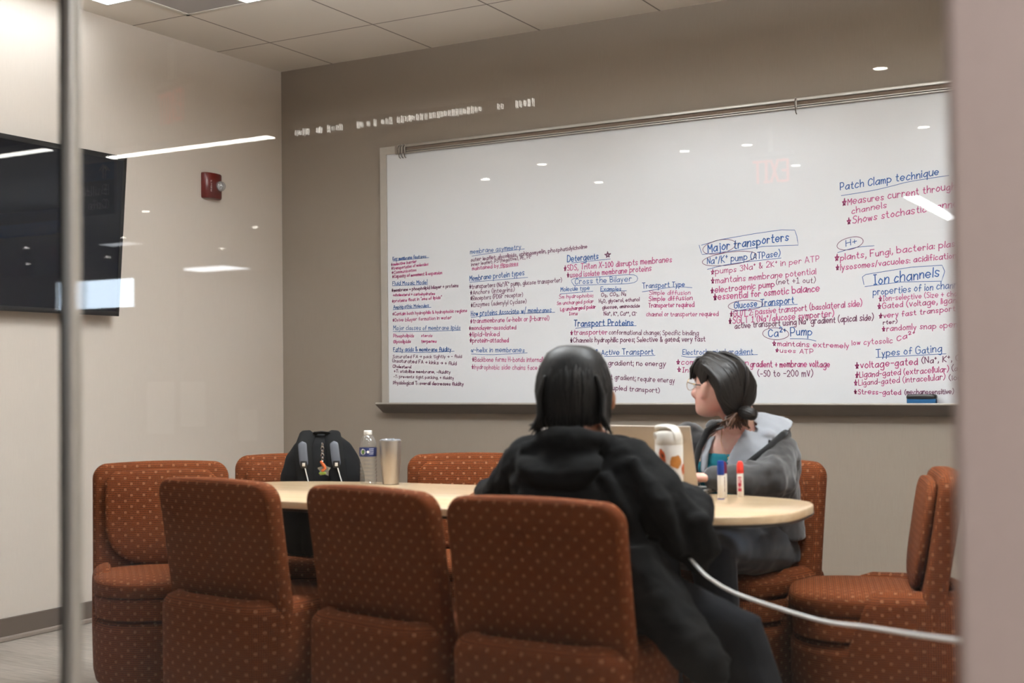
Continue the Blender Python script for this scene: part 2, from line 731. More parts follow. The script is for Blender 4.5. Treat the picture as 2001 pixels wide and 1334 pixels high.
NOTES = {
 'key membrane features': (
  [('B', 0.755, 1.759, 0.964, 1.761, 0.0185, 'Key membrane features'),
   ('M', 0.744, 1.731, 0.904, 1.739, 0.0148, '*selective barrier'),
   ('M', 0.746, 1.709, 0.976, 1.721, 0.0148, '*transportation of molecules'),
   ('M', 0.747, 1.687, 0.901, 1.694, 0.0136, '*Communication'),
   ('M', 0.751, 1.665, 1.06, 1.671, 0.0161, '*Capacity of movement & expansion')],
  [('B', [(0.757, 1.756), (0.98, 1.762)])]),
 'fluid mosaic model': (
  [('B', 0.752, 1.627, 0.968, 1.624, 0.0198, 'Fluid Mosaic Model'),
   ('P', 0.746, 1.591, 1.157, 1.599, 0.0161, '*membrane = phospholipid bilayer + proteins'),
   ('M', 0.755, 1.567, 1.015, 1.564, 0.0136, '+cholesterol + carbohydrates'),
   ('M', 0.747, 1.534, 1.055, 1.542, 0.0148, '*proteins float in "sea of lipids"')],
  [('B', [(0.752, 1.623), (0.971, 1.62)])]),
 'amphipathic molecules': (
  [('B', 0.756, 1.5, 0.977, 1.502, 0.0173, 'Amphipathic Molecules'),
   ('M', 0.75, 1.464, 1.206, 1.467, 0.016, '*Contain both hydrophilic & hydrophobic regions'),
   ('M', 0.75, 1.43, 1.114, 1.434, 0.0173, '*Drive bilayer formation in water')],
  [('B', [(0.754, 1.495), (0.991, 1.499)])]),
 'classes of membrane lipids': (
  [('B', 0.755, 1.386, 1.166, 1.377, 0.0222, 'Major classes of membrane lipids'),
   ('M', 0.755, 1.347, 0.883, 1.345, 0.016, 'Phospholipids'),
   ('M', 0.929, 1.345, 0.996, 1.343, 0.0146, 'sterols'),
   ('M', 0.754, 1.316, 0.863, 1.315, 0.016, 'Glycolipids'),
   ('M', 0.929, 1.314, 1.021, 1.313, 0.0146, 'terpenes')],
  [('B', [(0.753, 1.378), (0.951, 1.374), (1.167, 1.373)])]),
 'fatty acids and membrane fluidity': (
  [('B', 0.754, 1.272, 1.109, 1.265, 0.0209, 'Fatty acids & membrane fluidity'),
   ('P', 0.749, 1.236, 1.173, 1.23, 0.016, 'Saturated FA > pack tightly > - fluid'),
   ('P', 0.747, 1.214, 1.141, 1.193, 0.0172, 'Unsaturated FA > kinks > + fluid'),
   ('P', 0.749, 1.185, 0.863, 1.179, 0.0148, 'Cholesterol'),
   ('P', 0.756, 1.159, 1.104, 1.149, 0.0148, '+T: stabilize membrane, -fluidity'),
   ('P', 0.754, 1.131, 1.124, 1.119, 0.0148, '-T: prevents tight packing, + fluidity'),
   ('P', 0.75, 1.096, 1.181, 1.086, 0.0172, 'Physiological T: overall decreases fluidity')],
  [('B', [(0.755, 1.269), (0.949, 1.262), (1.128, 1.265)])]),
 'membrane asymmetry': (
  [('B', 1.23, 1.767, 1.523, 1.775, 0.0239, 'membrane asymmetry'),
   ('P', 1.234, 1.727, 1.887, 1.757, 0.0191, 'outer leaflet: glycolipids, sphingomyelin, phosphatidylcholine'),
   ('P', 1.236, 1.703, 1.574, 1.726, 0.0167, 'inner leaflet: PS (negative), PE, PI'),
   ('M', 1.241, 1.681, 1.506, 1.695, 0.0179, 'maintained by flippases')],
  [('B', [(1.24, 1.755), (1.368, 1.765), (1.543, 1.774)]),
   ('M', [(1.4, 1.685), (1.507, 1.691)])]),
 'membrane protein types': (
  [('B', 1.225, 1.626, 1.541, 1.642, 0.0274, 'Membrane protein types'),
   ('P', 1.223, 1.586, 1.748, 1.597, 0.0215, '*transporters (Na^+/K^+ pump, glucose transporter)'),
   ('P', 1.227, 1.556, 1.484, 1.562, 0.0214, '*Anchors (integrins)'),
   ('P', 1.228, 1.526, 1.531, 1.534, 0.0214, '*Receptors (PDGF receptor)'),
   ('P', 1.23, 1.492, 1.55, 1.5, 0.0214, '*Enzymes (adenylyl Cyclase)')],
  [('B', [(1.225, 1.62), (1.366, 1.624), (1.56, 1.629)])]),
 'how proteins associate with membranes': (
  [('B', 1.231, 1.445, 1.689, 1.449, 0.0274, 'How proteins Associate w/ membranes'),
   ('M', 1.226, 1.408, 1.676, 1.41, 0.0226, '*transmembrane (%-helix or $-barrel)'),
   ('M', 1.218, 1.374, 1.49, 1.37, 0.0202, '*monolayer-associated'),
   ('M', 1.219, 1.34, 1.395, 1.338, 0.0226, '*lipid-linked'),
   ('M', 1.221, 1.308, 1.447, 1.305, 0.0226, '*protein-attached')],
  [('B', [(1.231, 1.438), (1.43, 1.448), (1.708, 1.448)])]),
 'helix in membranes': (
  [('B', 1.228, 1.259, 1.536, 1.253, 0.0238, '%-helix in membranes'),
   ('M', 1.235, 1.21, 1.711, 1.201, 0.0238, '*Backbone forms H-bonds internally (hug'),
   ('M', 1.231, 1.172, 1.723, 1.16, 0.0226, '*hydrophobic side chains face lipid tails')],
  [('B', [(1.23, 1.249), (1.361, 1.243), (1.552, 1.249)])]),
 'detergents': (
  [('B', 1.78, 1.694, 1.946, 1.702, 0.0308, 'Detergents'),
   ('P', 1.98, 1.706, 2.013, 1.708, 0.0304, '*'),
   ('M', 1.76, 1.652, 2.322, 1.666, 0.0274, '*SDS, Triton X-100 disrupts membranes'),
   ('M', 1.777, 1.617, 2.219, 1.629, 0.0263, '*used isolate membrane proteins')],
  [('B', [(1.803, 1.689), (2.009, 1.697)])]),
 'cross the bilayer': (
  [('B', 1.82, 1.583, 2.117, 1.584, 0.0262, 'Cross the Bilayer'),
   ('B', 1.742, 1.551, 1.897, 1.552, 0.0206, 'Molecule type'),
   ('B', 1.956, 1.543, 2.063, 1.542, 0.0191, 'Examples'),
   ('M', 1.732, 1.515, 1.917, 1.516, 0.0172, 'Sm hydrophobic'),
   ('M', 1.72, 1.484, 1.916, 1.488, 0.0172, 'Sm uncharged polar'),
   ('M', 1.739, 1.454, 1.928, 1.46, 0.0172, 'Lg uncharged polar'),
   ('M', 1.787, 1.431, 1.831, 1.431, 0.016, 'Ions'),
   ('P', 1.959, 1.516, 2.087, 1.518, 0.0169, 'O_2, CO_2, N_2'),
   ('P', 1.947, 1.486, 2.156, 1.487, 0.0169, 'H_2O, glycerol, ethanol'),
   ('P', 1.964, 1.456, 2.157, 1.457, 0.0157, 'glucose, aminoacids'),
   ('P', 1.972, 1.424, 2.141, 1.417, 0.018, 'Na^+, K^+, Ca^+^+, Cl^-')],
  [('B', [(1.814, 1.578), (1.811, 1.61), (1.974, 1.613), (2.13, 1.614), (2.13, 1.576), (1.974, 1.575), (1.813, 1.577)]),
   ('B', [(1.738, 1.538), (1.915, 1.544)]),
   ('B', [(1.955, 1.541), (2.09, 1.539)])]),
 'transport type': (
  [('B', 2.173, 1.547, 2.383, 1.547, 0.0243, 'Transport Type'),
   ('M', 2.207, 1.515, 2.411, 1.507, 0.0198, 'Simple diffusion'),
   ('M', 2.204, 1.485, 2.421, 1.482, 0.0209, 'Simple diffusion'),
   ('M', 2.203, 1.454, 2.429, 1.449, 0.022, 'Transporter required'),
   ('M', 2.191, 1.412, 2.545, 1.402, 0.021, 'channel or transporter required')],
  [('B', [(2.172, 1.53), (2.326, 1.546), (2.42, 1.539)])]),
 'transport proteins': (
  [('B', 1.811, 1.375, 2.123, 1.37, 0.0318, 'Transport Proteins'),
   ('M', 1.791, 1.333, 1.988, 1.331, 0.0239, '*transporter'),
   ('P', 1.997, 1.33, 2.448, 1.315, 0.0224, 'conformational change; Specific binding'),
   ('P', 1.79, 1.296, 2.48, 1.286, 0.0228, '*Channels hydrophilic pores; Selective & gated; very fast')],
  [('B', [(1.82, 1.365), (1.97, 1.372), (2.138, 1.368)])]),
 'active transport': (
  [('B', 1.926, 1.231, 2.223, 1.231, 0.0259, '& Active Transport'),
   ('P', 1.907, 1.184, 2.283, 1.172, 0.0248, 'down gradient; no energy'),
   ('P', 1.924, 1.118, 2.327, 1.092, 0.0247, 'against gradient; require energy'),
   ('P', 1.966, 1.064, 2.252, 1.046, 0.0224, '(coupled transport)')],
  [('B', [(1.971, 1.223), (2.232, 1.224)])]),
 'electrochemical gradient': (
  [('B', 2.369, 1.225, 2.705, 1.222, 0.025, 'Electrochemical gradient'),
   ('M', 2.337, 1.18, 2.683, 1.172, 0.0239, '*combination of ion'),
   ('M', 2.692, 1.163, 3.05, 1.158, 0.0282, 'gradient + membrane voltage'),
   ('M', 2.342, 1.144, 2.631, 1.136, 0.0239, '*Inside negative'),
   ('P', 2.727, 1.12, 2.975, 1.116, 0.0281, '(-50 to -200 mV)')],
  [('B', [(2.363, 1.219), (2.406, 1.213), (2.545, 1.217), (2.726, 1.219)])]),
 'major transporters': (
  [('B', 2.501, 1.7, 2.877, 1.735, 0.0363, 'Major transporters'),
   ('B', 2.496, 1.646, 2.838, 1.664, 0.0297, 'Na^+/K^+ pump (ATPase)'),
   ('M', 2.512, 1.596, 3.012, 1.632, 0.0256, '*pumps 3Na^+ & 2K^+ in per ATP'),
   ('M', 2.513, 1.553, 2.997, 1.574, 0.0272, '*maintains membrane potential'),
   ('M', 2.51, 1.509, 2.809, 1.527, 0.0272, '*electrogenic pump'),
   ('P', 2.818, 1.537, 2.994, 1.537, 0.0241, '(net +1 out)'),
   ('M', 2.523, 1.476, 3.011, 1.498, 0.0296, '*essential for osmotic balance')],
  [('B', [(2.458, 1.737), (2.465, 1.712), (2.472, 1.692), (2.64, 1.702), (2.764, 1.713), (2.921, 1.709), (2.915, 1.751), (2.906, 1.778), (2.846, 1.783), (2.724, 1.774), (2.557, 1.756), (2.469, 1.736)]),
   ('P', [(2.513, 1.692), (2.49, 1.697), (2.478, 1.707), (2.476, 1.719), (2.487, 1.732), (2.508, 1.743), (2.536, 1.752), (2.567, 1.756), (2.596, 1.755), (2.618, 1.749), (2.631, 1.739), (2.632, 1.727), (2.622, 1.715), (2.601, 1.703), (2.573, 1.695), (2.542, 1.691), (2.513, 1.692)]),
   ('P', [(2.529, 1.636), (2.493, 1.641), (2.474, 1.651), (2.475, 1.663), (2.495, 1.675), (2.531, 1.686), (2.578, 1.693), (2.629, 1.697), (2.674, 1.696), (2.709, 1.69), (2.727, 1.681), (2.727, 1.669), (2.707, 1.657), (2.672, 1.646), (2.626, 1.639), (2.576, 1.635), (2.529, 1.636)]),
   ('B', [(2.496, 1.621), (2.618, 1.642), (2.842, 1.655)])]),
 'glucose transport': (
  [('B', 2.621, 1.433, 2.896, 1.449, 0.031, 'Glucose Transport'),
   ('M', 2.6, 1.397, 3.195, 1.424, 0.0272, '*GLUT 2: passive transport (basolateral side)'),
   ('M', 2.594, 1.363, 3.073, 1.383, 0.0284, '*SGLT 1 (Na^+/glucose symporter)'),
   ('P', 2.623, 1.341, 3.242, 1.361, 0.0272, 'active transport using Na^+ gradient (apical side)')],
  [('P', [(2.628, 1.426), (2.606, 1.432), (2.594, 1.44), (2.595, 1.45), (2.608, 1.459), (2.632, 1.466), (2.661, 1.47), (2.693, 1.47), (2.722, 1.467), (2.744, 1.461), (2.755, 1.453), (2.754, 1.444), (2.742, 1.435), (2.719, 1.428), (2.689, 1.424), (2.657, 1.423), (2.628, 1.426)]),
   ('B', [(2.615, 1.42), (2.759, 1.438), (2.912, 1.442)])]),
 'calcium pump': (
  [('B', 2.779, 1.299, 2.974, 1.303, 0.0354, 'Ca^2^+ Pump'),
   ('M', 2.796, 1.259, 3.135, 1.24, 0.0225, '*maintains extremely'),
   ('M', 3.149, 1.253, 3.32, 1.259, 0.0227, 'low cytosolic'),
   ('M', 3.34, 1.267, 3.413, 1.286, 0.0223, 'Ca^2^+'),
   ('M', 2.808, 1.229, 2.979, 1.218, 0.0205, '*uses ATP')],
  [('P', [(2.775, 1.293), (2.76, 1.301), (2.752, 1.312), (2.754, 1.322), (2.764, 1.331), (2.782, 1.337), (2.804, 1.339), (2.827, 1.337), (2.848, 1.331), (2.863, 1.323), (2.87, 1.313), (2.869, 1.302), (2.859, 1.294), (2.842, 1.288), (2.82, 1.285), (2.796, 1.287), (2.775, 1.293)]),
   ('B', [(2.877, 1.288), (2.949, 1.285), (2.992, 1.275)])]),
 'patch clamp technique': (
  [('B', 3.111, 1.942, 3.523, 1.973, 0.0319, 'Patch Clamp technique'),
   ('M', 3.117, 1.872, 3.588, 1.907, 0.0294, '*Measures current through'),
   ('M', 3.159, 1.834, 3.307, 1.85, 0.0252, 'channels'),
   ('M', 3.137, 1.787, 3.616, 1.834, 0.0302, '*Shows stochastic manner')],
  [('B', [(3.115, 1.917), (3.244, 1.928), (3.334, 1.942), (3.41, 1.955), (3.564, 1.967)])]),
 'proton pumps': (
  [('B', 3.131, 1.692, 3.177, 1.702, 0.0253, 'H+'),
   ('M', 3.08, 1.628, 3.628, 1.667, 0.027, '*plants, Fungi, bacteria: plasma'),
   ('M', 3.085, 1.586, 3.586, 1.614, 0.0254, '*lysosomes/vacuoles: acidification')],
  [('P', [(3.121, 1.675), (3.104, 1.68), (3.094, 1.688), (3.093, 1.698), (3.1, 1.709), (3.115, 1.719), (3.135, 1.726), (3.157, 1.73), (3.178, 1.73), (3.194, 1.725), (3.203, 1.717), (3.205, 1.707), (3.198, 1.696), (3.183, 1.686), (3.164, 1.679), (3.142, 1.675), (3.121, 1.675)]),
   ('B', [(3.095, 1.665), (3.173, 1.683), (3.251, 1.686)])]),
 'ion channels': (
  [('B', 3.248, 1.517, 3.518, 1.538, 0.0403, 'Ion channels'),
   ('B', 3.243, 1.469, 3.629, 1.49, 0.0291, 'properties of ion channels'),
   ('M', 3.267, 1.442, 3.643, 1.455, 0.0235, '*Ion-selective (Size + charge)'),
   ('M', 3.261, 1.409, 3.613, 1.425, 0.0253, '*Gated (voltage, ligand)'),
   ('M', 3.265, 1.367, 3.578, 1.389, 0.0225, '*very fast transport'),
   ('P', 3.283, 1.34, 3.341, 1.344, 0.0178, 'rter)'),
   ('M', 3.278, 1.31, 3.585, 1.321, 0.0244, '*randomly snap open')],
  [('B', [(3.205, 1.518), (3.199, 1.552), (3.214, 1.562), (3.403, 1.584), (3.53, 1.586), (3.54, 1.559), (3.527, 1.518), (3.36, 1.522), (3.209, 1.509)])]),
 'types of gating': (
  [('B', 3.251, 1.2, 3.521, 1.217, 0.03, 'Types of Gating'),
   ('M', 3.161, 1.149, 3.422, 1.165, 0.0293, '*voltage-gated'),
   ('P', 3.44, 1.168, 3.625, 1.179, 0.024, '(Na^+, K^+, Cl^-)'),
   ('M', 3.16, 1.109, 3.547, 1.132, 0.0255, '*Ligand-gated (extracellular)'),
   ('P', 3.56, 1.135, 3.624, 1.138, 0.0228, '(ach)'),
   ('M', 3.155, 1.074, 3.532, 1.098, 0.0246, '*Ligand-gated (intracellular)'),
   ('P', 3.549, 1.095, 3.624, 1.101, 0.0219, '(ions)'),
   ('M', 3.154, 1.039, 3.351, 1.034, 0.0217, '*Stress-gated'),
   ('P', 3.367, 1.036, 3.565, 1.038, 0.0213, '(mechanosensitive)')],
  [('B', [(3.251, 1.197), (3.538, 1.208)])]),
}

# ------------------------------------------------------------------ the room shell
RX = 5.2            # right end of the room (behind the pillar)
structure('floor', MB().bb(-14, 7, LY, 0, -0.1, 0), M['floor'])
structure('ceiling', MB().bb(0, RX, YG - 0.06, 0, H, H + 0.08), M['ceiling'])
structure('wall_left', MB().bb(-0.12, 0, YG - 0.06, 0.12, 0, H + 0.08), M['wall_beige'])
structure('wall_back', MB().bb(0, RX, 0, 0.12, 0, H + 0.08), M['wall_taupe'])
structure('wall_right', MB().bb(RX, RX + 0.12, YG, 0.12, 0, H + 0.08), M['wall_beige'])
structure('baseboard_left', MB().bb(0, 0.012, YG, 0, 0, 0.1, 0.003).bb(0.002, 0.022, YG, 0, 0, 0.022, 0.006, mi=1), [M['base'], M['base_lip']])
structure('baseboard_back', MB().bb(0.012, RX, -0.012, 0, 0, 0.1, 0.003).bb(0.022, RX, -0.022, -0.002, 0, 0.022, 0.006, mi=1), [M['base'], M['base_lip']])
# pillar at the right end of the glass front
structure('wall_front', MB().bb(4.352, 7, YG - 0.07, YG + 0.07, 0, 3.2, 0.008), M['drywall'])
structure('wall_header', MB().bb(-0.12, 4.344, YG - 0.06, YG + 0.04, LH - 0.02, H), M['drywall'])
# lobby on this side of the glass
structure('wall_lobby_far', MB().bb(-14, 7, LY - 0.12, LY, 0, 3.2), M['lobby_wall'])
structure('wall_lobby_left', MB().bb(-14.12, -14, LY, YG, 0, 3.2), M['lobby_wall'])
structure('wall_lobby_right', MB().bb(7, 7.12, LY, YG, 0, 3.2), M['lobby_wall'])
structure('wall_lobby_near', MB().bb(-14, -0.12, YG - 0.06, YG + 0.04, 0, 3.2), M['lobby_wall'])
structure('ceiling_lobby', MB().bb(-14, 7, LY, YG - 0.062, LH, LH + 0.1), M['lobby_ceiling'])

# glass front: two panes, a slim mullion, a sill channel
structure('window_1', MB().bb(0.0, 3.067, YG - 0.005, YG + 0.005, 0.012, LH - 0.02), M['glass'])
structure('window_2', MB().bb(3.096, 4.352, YG - 0.005, YG + 0.005, 0.012, LH - 0.02), M['glass'])
structure('trim_1', MB().bb(3.077, 3.096, YG - 0.012, YG + 0.012, 0.0, LH - 0.02, 0.004).bb(3.067, 3.078, YG - 0.010, YG + 0.010, 0.0, LH - 0.02, 0.003, mi=1), [M['alu'], M['rubber']])
structure('trim_2', MB().bb(0, 4.344, YG - 0.02, YG + 0.02, 0, 0.012), M['alu'])

# ------------------------------------------------------------------ ceiling fittings
def troffer(x0, x1, y0, y1, z, label, strength, cat='ceiling light', group=None, name='ceiling_light', col=(0.96, 0.98, 1.0)):
    root = empty(name, ((x0 + x1) / 2, (y0 + y1) / 2, z))
    c = ((x0 + x1) / 2, (y0 + y1) / 2, z)
    f = MB()
    e = 0.012
    for a, b, cc, d in ((x0, x1, y0, y0 + e), (x0, x1, y1 - e, y1), (x0, x0 + e, y0, y1), (x1 - e, x1, y0, y1)):
        f.bb(a, b, cc, d, z - 0.006, z - 0.0005, 0.001)
    p = f.build('frame', M['white_plastic'], root, loc=c)
    p.location = (0, 0, 0)
    p = MB().bb(x0 + e, x1 - e, y0 + e, y1 - e, z - 0.004, z - 0.001).build('diffuser', emit('lit_diffuser', col, strength), root, loc=c, smooth=False)
    p.location = (0, 0, 0)
    tag(root, label, cat, group)
    return root


troffer(0.16, 0.335, -2.82, -1.54, H, 'long lit ceiling slot above the beige wall, by the air vent', SLOT_L)

troffer(1.55, 2.75, -3.95, -3.65, H, 'lit ceiling panel near the glass, above the backs of the near chairs', NEAR_L)
troffer(3.35, 4.55, -3.95, -3.65, H, 'lit ceiling panel near the glass, above the right end by the pillar', NEAR_L)


def pendant(x, y, z, L, wd, label):
    """added suspended fixture, lit below and above to brighten room and ceiling"""
    root = empty('added_pendant_light', (x, y, z))
    h = MB()
    for a, b, c, d in ((-L / 2 - .012, L / 2 + .012, -wd / 2 - .012, -wd / 2), (-L / 2 - .012, L / 2 + .012, wd / 2, wd / 2 + .012), (-L / 2 - .012, -L / 2, -wd / 2, wd / 2), (L / 2, L / 2 + .012, -wd / 2, wd / 2)):
        h.bb(a, b, c, d, -0.03, 0.03, 0.002)
    h.build('housing', M['white_plastic'], root)
    MB().bb(-L / 2, L / 2, -wd / 2, wd / 2, -0.026, -0.020).build('lower_diffuser', emit('lit_down', (0.96, 0.98, 1.0), ROOM_L), root, smooth=False)
    MB().bb(-L / 2, L / 2, -wd / 2, wd / 2, 0.016, 0.022).build('upper_diffuser', emit('lit_up', (0.96, 0.98, 1.0), UP_L), root, smooth=False)
    for sx in (-1, 1):
        MB().tube([(sx * L * 0.42, 0, 0.02), (sx * L * 0.42, 0, H - z - 0.002)], 0.0015, 6).build('hanging_wire', M['alu'], root)
    tag(root, label, 'pendant light', 'added pendant lights over the table')


pendant(1.95, -2.15, 2.62, 1.2, 0.30, 'added unseen suspended lamp brightening the ceiling and the left half of the table')  # both lamps added out of view to brighten the room and its ceiling
pendant(3.75, -2.15, 2.62, 1.2, 0.30, 'added unseen suspended lamp brightening the ceiling and the right half of the table')

vent = empty('air_vent', (0.675, -1.522, H))
fr = MB()
for a, b, c, d in ((-.315, .315, .29, .315), (-.315, .315, -.315, -.29), (-.315, -.29, -.315, .315), (.29, .315, -.315, .315)):
    fr.bb(a, b, c, d, -0.009, -0.001, 0.002)
fr.build('frame', M['cream'], vent)


def vent_mat():
    t = NT('perforated_metal')
    v = t.n('TexVoronoi')
    v.inputs['Scale'].default_value = 85
    v.inputs['Randomness'].default_value = 0.0
    t.link(t.coord(rot=(0, 0, 0.785)), v.inputs['Vector'])
    hole = t.ramp(v.outputs['Distance'], 0.36, 0.42)
    return t.bsdf(t.mix(hole, (0.16, 0.15, 0.15), (0.66, 0.64, 0.63)), 0.5)


MB().bb(-.29, .29, -.29, .29, -0.006, -0.002).build('perforated_face', vent_mat(), vent)
tag(vent, 'square perforated metal air vent set in the ceiling tiles', 'vent')

# ------------------------------------------------------------------ lobby lights, seen mirrored in the glass
def bar_light(x0, x1, y, wd, label, s):
    root = empty('linear_light', ((x0 + x1) / 2, y, LH))
    L = (x1 - x0) / 2
    h = MB().bb(-L - 0.01, L + 0.01, -wd / 2 - 0.012, wd / 2 + 0.012, -0.05, -0.001, 0.003)
    h.build('housing', M['white_plastic'], root)
    MB().bb(-L, L, -wd / 2, wd / 2, -0.056, -0.049).build('diffuser', emit('lit_strip', (1, 0.985, 0.95), s), root, smooth=False)
    tag(root, label, 'light')


bar_light(-2.33, -0.86, -10.22, 0.08, 'long lit linear ceiling light of the lobby, the one nearest the corner', STRIP_L)
bar_light(-4.6, -2.42, -9.72, 0.08, 'long lit linear ceiling light of the lobby mirrored over the dark screen', STRIP_L * 0.6)
# slotted fixture: a row of short lit slots
sl = empty('slotted_light', (0.25, -10.28, LH))
MB().bb(-0.95, 0.9, -0.06, 0.062, -0.09, -0.001, 0.003).build('housing', M['lobby_wall'], sl)
rnd = random.Random(3)
x = -0.9
k = 0
slot_m = emit('lit_slot', (1, 0.98, 0.94), STRIP_L * 0.5)
n_slot = 0
while x < 0.85:
    wd = rnd.uniform(0.004, 0.0075)
    dens = 0.62 + 0.3 * math.exp(-((x - 0.2) / 0.5) ** 2)
    if rnd.random() < dens and n_slot < 90:
        hh = rnd.uniform(0.012, 0.024)
        MB().bb(x, x + wd, 0.062, 0.066, -0.05 - hh, -0.05 + hh).build('lit_slot', slot_m, sl, smooth=False)
        n_slot += 1
    x += wd + rnd.uniform(0.017, 0.030)
tag(sl, 'ceiling light of the lobby broken into a row of short lit slots', 'light')

DL = [(2.968, -10.686), (2.821, -12.657), (1.605, -12.65), (1.634, -13.806), (1.137, -12.64), (-0.007, -12.583), (-0.749, -13.008),
      (-0.035, -13.734), (-4.5, -12.93), (-4.49, -14.64), (-6.36, -14.55), (-8.23, -16.2), (-6.31, -16.26), (-8.13, -14.7), (-9.87, -16.31)]
names = ['nearest the pillar', 'second from the pillar', 'over the faint exit sign', 'just past the exit sign', 'before the exit sign', 'over the board middle',
         'over the left of the board', 'farther over the board middle', 'below and left of the red alarm', 'between the alarm and the room corner', 'on the right edge of the dark screen', 'low on the right part of the screen', 'on the beige wall well under the alarm', 'on the screen left of the mullion', 'lowest on the screen left of the mullion']
dl0 = None
for (x, y), nm in zip(DL, names):
    if dl0 is None:
        dl0 = empty('downlight', (x, y, LH))
        MB().lathe([(0.052, -0.001), (0.052, -0.006), (0.040, -0.008), (0.038, -0.003)], n=24).build('trim_ring', M['white_plastic'], dl0)
        MB().lathe([(0.038, -0.002), (0.038, -0.0045)], n=24).build('lens', emit('lit_downlight', (1, 0.97, 0.93), DOWN_L), dl0)
        d = dl0
    else:
        d = copy_tree(dl0)
        d.location = (x, y, LH)
    tag(d, 'small round lobby downlight mirrored ' + nm, 'downlight', 'round downlights of the lobby')

# large lit panels of the lobby; last one added to brighten the pillar
for n_, (x0, x1, y0, y1, lb) in enumerate(((-8.9, -7.9, -18.9, -18.2, 'large lit lobby ceiling panel mirrored low by the room corner'),
                                        (1.93, 2.10, -18.6, -16.3, 'slim lit lobby ceiling panel mirrored beside the pillar'),
                                        (-7.2, -6.65, -15.25, -14.95, 'pale lit lobby ceiling panel mirrored across the screen edge'),
                                        (5.4, 6.6, -6.0, -5.1, 'added lobby ceiling panel, out of view, brightening the pillar'))):
    troffer(x0, x1, y0, y1, LH, lb, (LOBBY_L * 0.9, STRIP_L, LOBBY_L * 0.35, 33.0)[n_], 'ceiling light', 'lit lobby ceiling panels')

# high window of the lobby in a partition, mirrored over the screen's lower edge
pt = MB().bb(-9.0, -3.5, -12.35, -12.25, 0, 1.80).bb(-9.0, -5.03, -12.35, -12.25, 1.80, 2.09).bb(-4.0, -3.5, -12.35, -12.25, 1.80, 2.09).bb(-9.0, -3.5, -12.35, -12.25, 2.09, 2.16).bb(-3.5, -1.9, -12.35, -12.25, 0, 1.30)
structure('partition_wall', pt, M['lobby_wall'])
structure('window_3', MB().bb(-5.03, -4.0, -12.31, -12.29, 1.80, 2.09), emit('daylight_window', (0.86, 0.93, 1.0), WINDOW_L))
structure('trim_3', MB().bb(-5.03, -4.0, -12.29, -12.24, 1.80, 1.812).bb(-5.03, -4.0, -12.29, -12.24, 2.078, 2.09).bb(-4.012, -4.0, -12.29, -12.24, 1.812, 2.078).bb(-5.03, -5.018, -12.29, -12.24, 1.812, 2.078), M['white_plastic'])
# notices pinned to the partition
for i, (x0, x1, z0, z1, nm) in enumerate(((-3.86, -3.53, 0.65, 1.12, 'the large one left of the others'), (-3.46, -3.17, 0.72, 1.12, 'the middle one of three'), (-2.79, -2.59, 0.60, 0.87, 'the small low one nearest the room corner'))):
    o = MB().bb(x0, x1, -12.249, -12.246, z0, z1).build('notice', M['white_paper'], smooth=False, loc=((x0 + x1) / 2, -12.2475, (z0 + z1) / 2))
    tag(o, 'white paper notice pinned to the lobby partition, ' + nm, 'paper')

structure('trim_4', MB().bb(-5.75, -4.9, -12.24, -12.16, 2.66, 2.78).bb(-5.75, -4.9, -12.25, -12.15, 2.55, 2.66, mi=1), [plain('blue_fascia', (0.06, 0.24, 0.50), 0.5, 0.03, 8), plain('bright_blue_fascia', (0.10, 0.45, 0.85), 0.5, 0.03, 8)])

# ------------------------------------------------------------------ whiteboard
board = empty('whiteboard', (0.683, 0, 0.94))
BX0, BX1, BZ0, BZ1 = 0.683, 3.90, 0.999, 2.371


def bpart(mb, name, mat, label=None, smooth=True):
    o = mb.build(name, mat, board, loc=(0.683, 0, 0.94), smooth=smooth)
    o.location = (0, 0, 0)
    if label:
        o['label'] = label
    return o


bpart(MB().bb(BX0 + 0.03, BX1 - 0.03, -0.020, -0.001, BZ0 - 0.01, BZ1 - 0.03), 'writing_surface', M['board'], smooth=False)
f = MB()
f.prism([(BX0, BZ0 - 0.012), (BX0 + 0.04, BZ0 - 0.012), (BX0 + 0.04, BZ1 - 0.041), (BX0, BZ1)], 0, 0.027, M=Matrix(((1, 0, 0, 0), (0, 0, -1, -0.001), (0, 1, 0, 0), (0, 0, 0, 1))))
f.prism([(BX1, BZ0 - 0.012), (BX1, BZ1), (BX1 - 0.04, BZ1 - 0.041), (BX1 - 0.04, BZ0 - 0.012)], 0, 0.027, M=Matrix(((1, 0, 0, 0), (0, 0, -1, -0.001), (0, 1, 0, 0), (0, 0, 0, 1))))
f.prism([(BX0, BZ1), (BX0 + 0.04, BZ1 - 0.041), (BX1 - 0.04, BZ1 - 0.041), (BX1, BZ1)], 0, 0.027, M=Matrix(((1, 0, 0, 0), (0, 0, -1, -0.001), (0, 1, 0, 0), (0, 0, 0, 1))))
bpart(f, 'frame', M['alu_flat'])
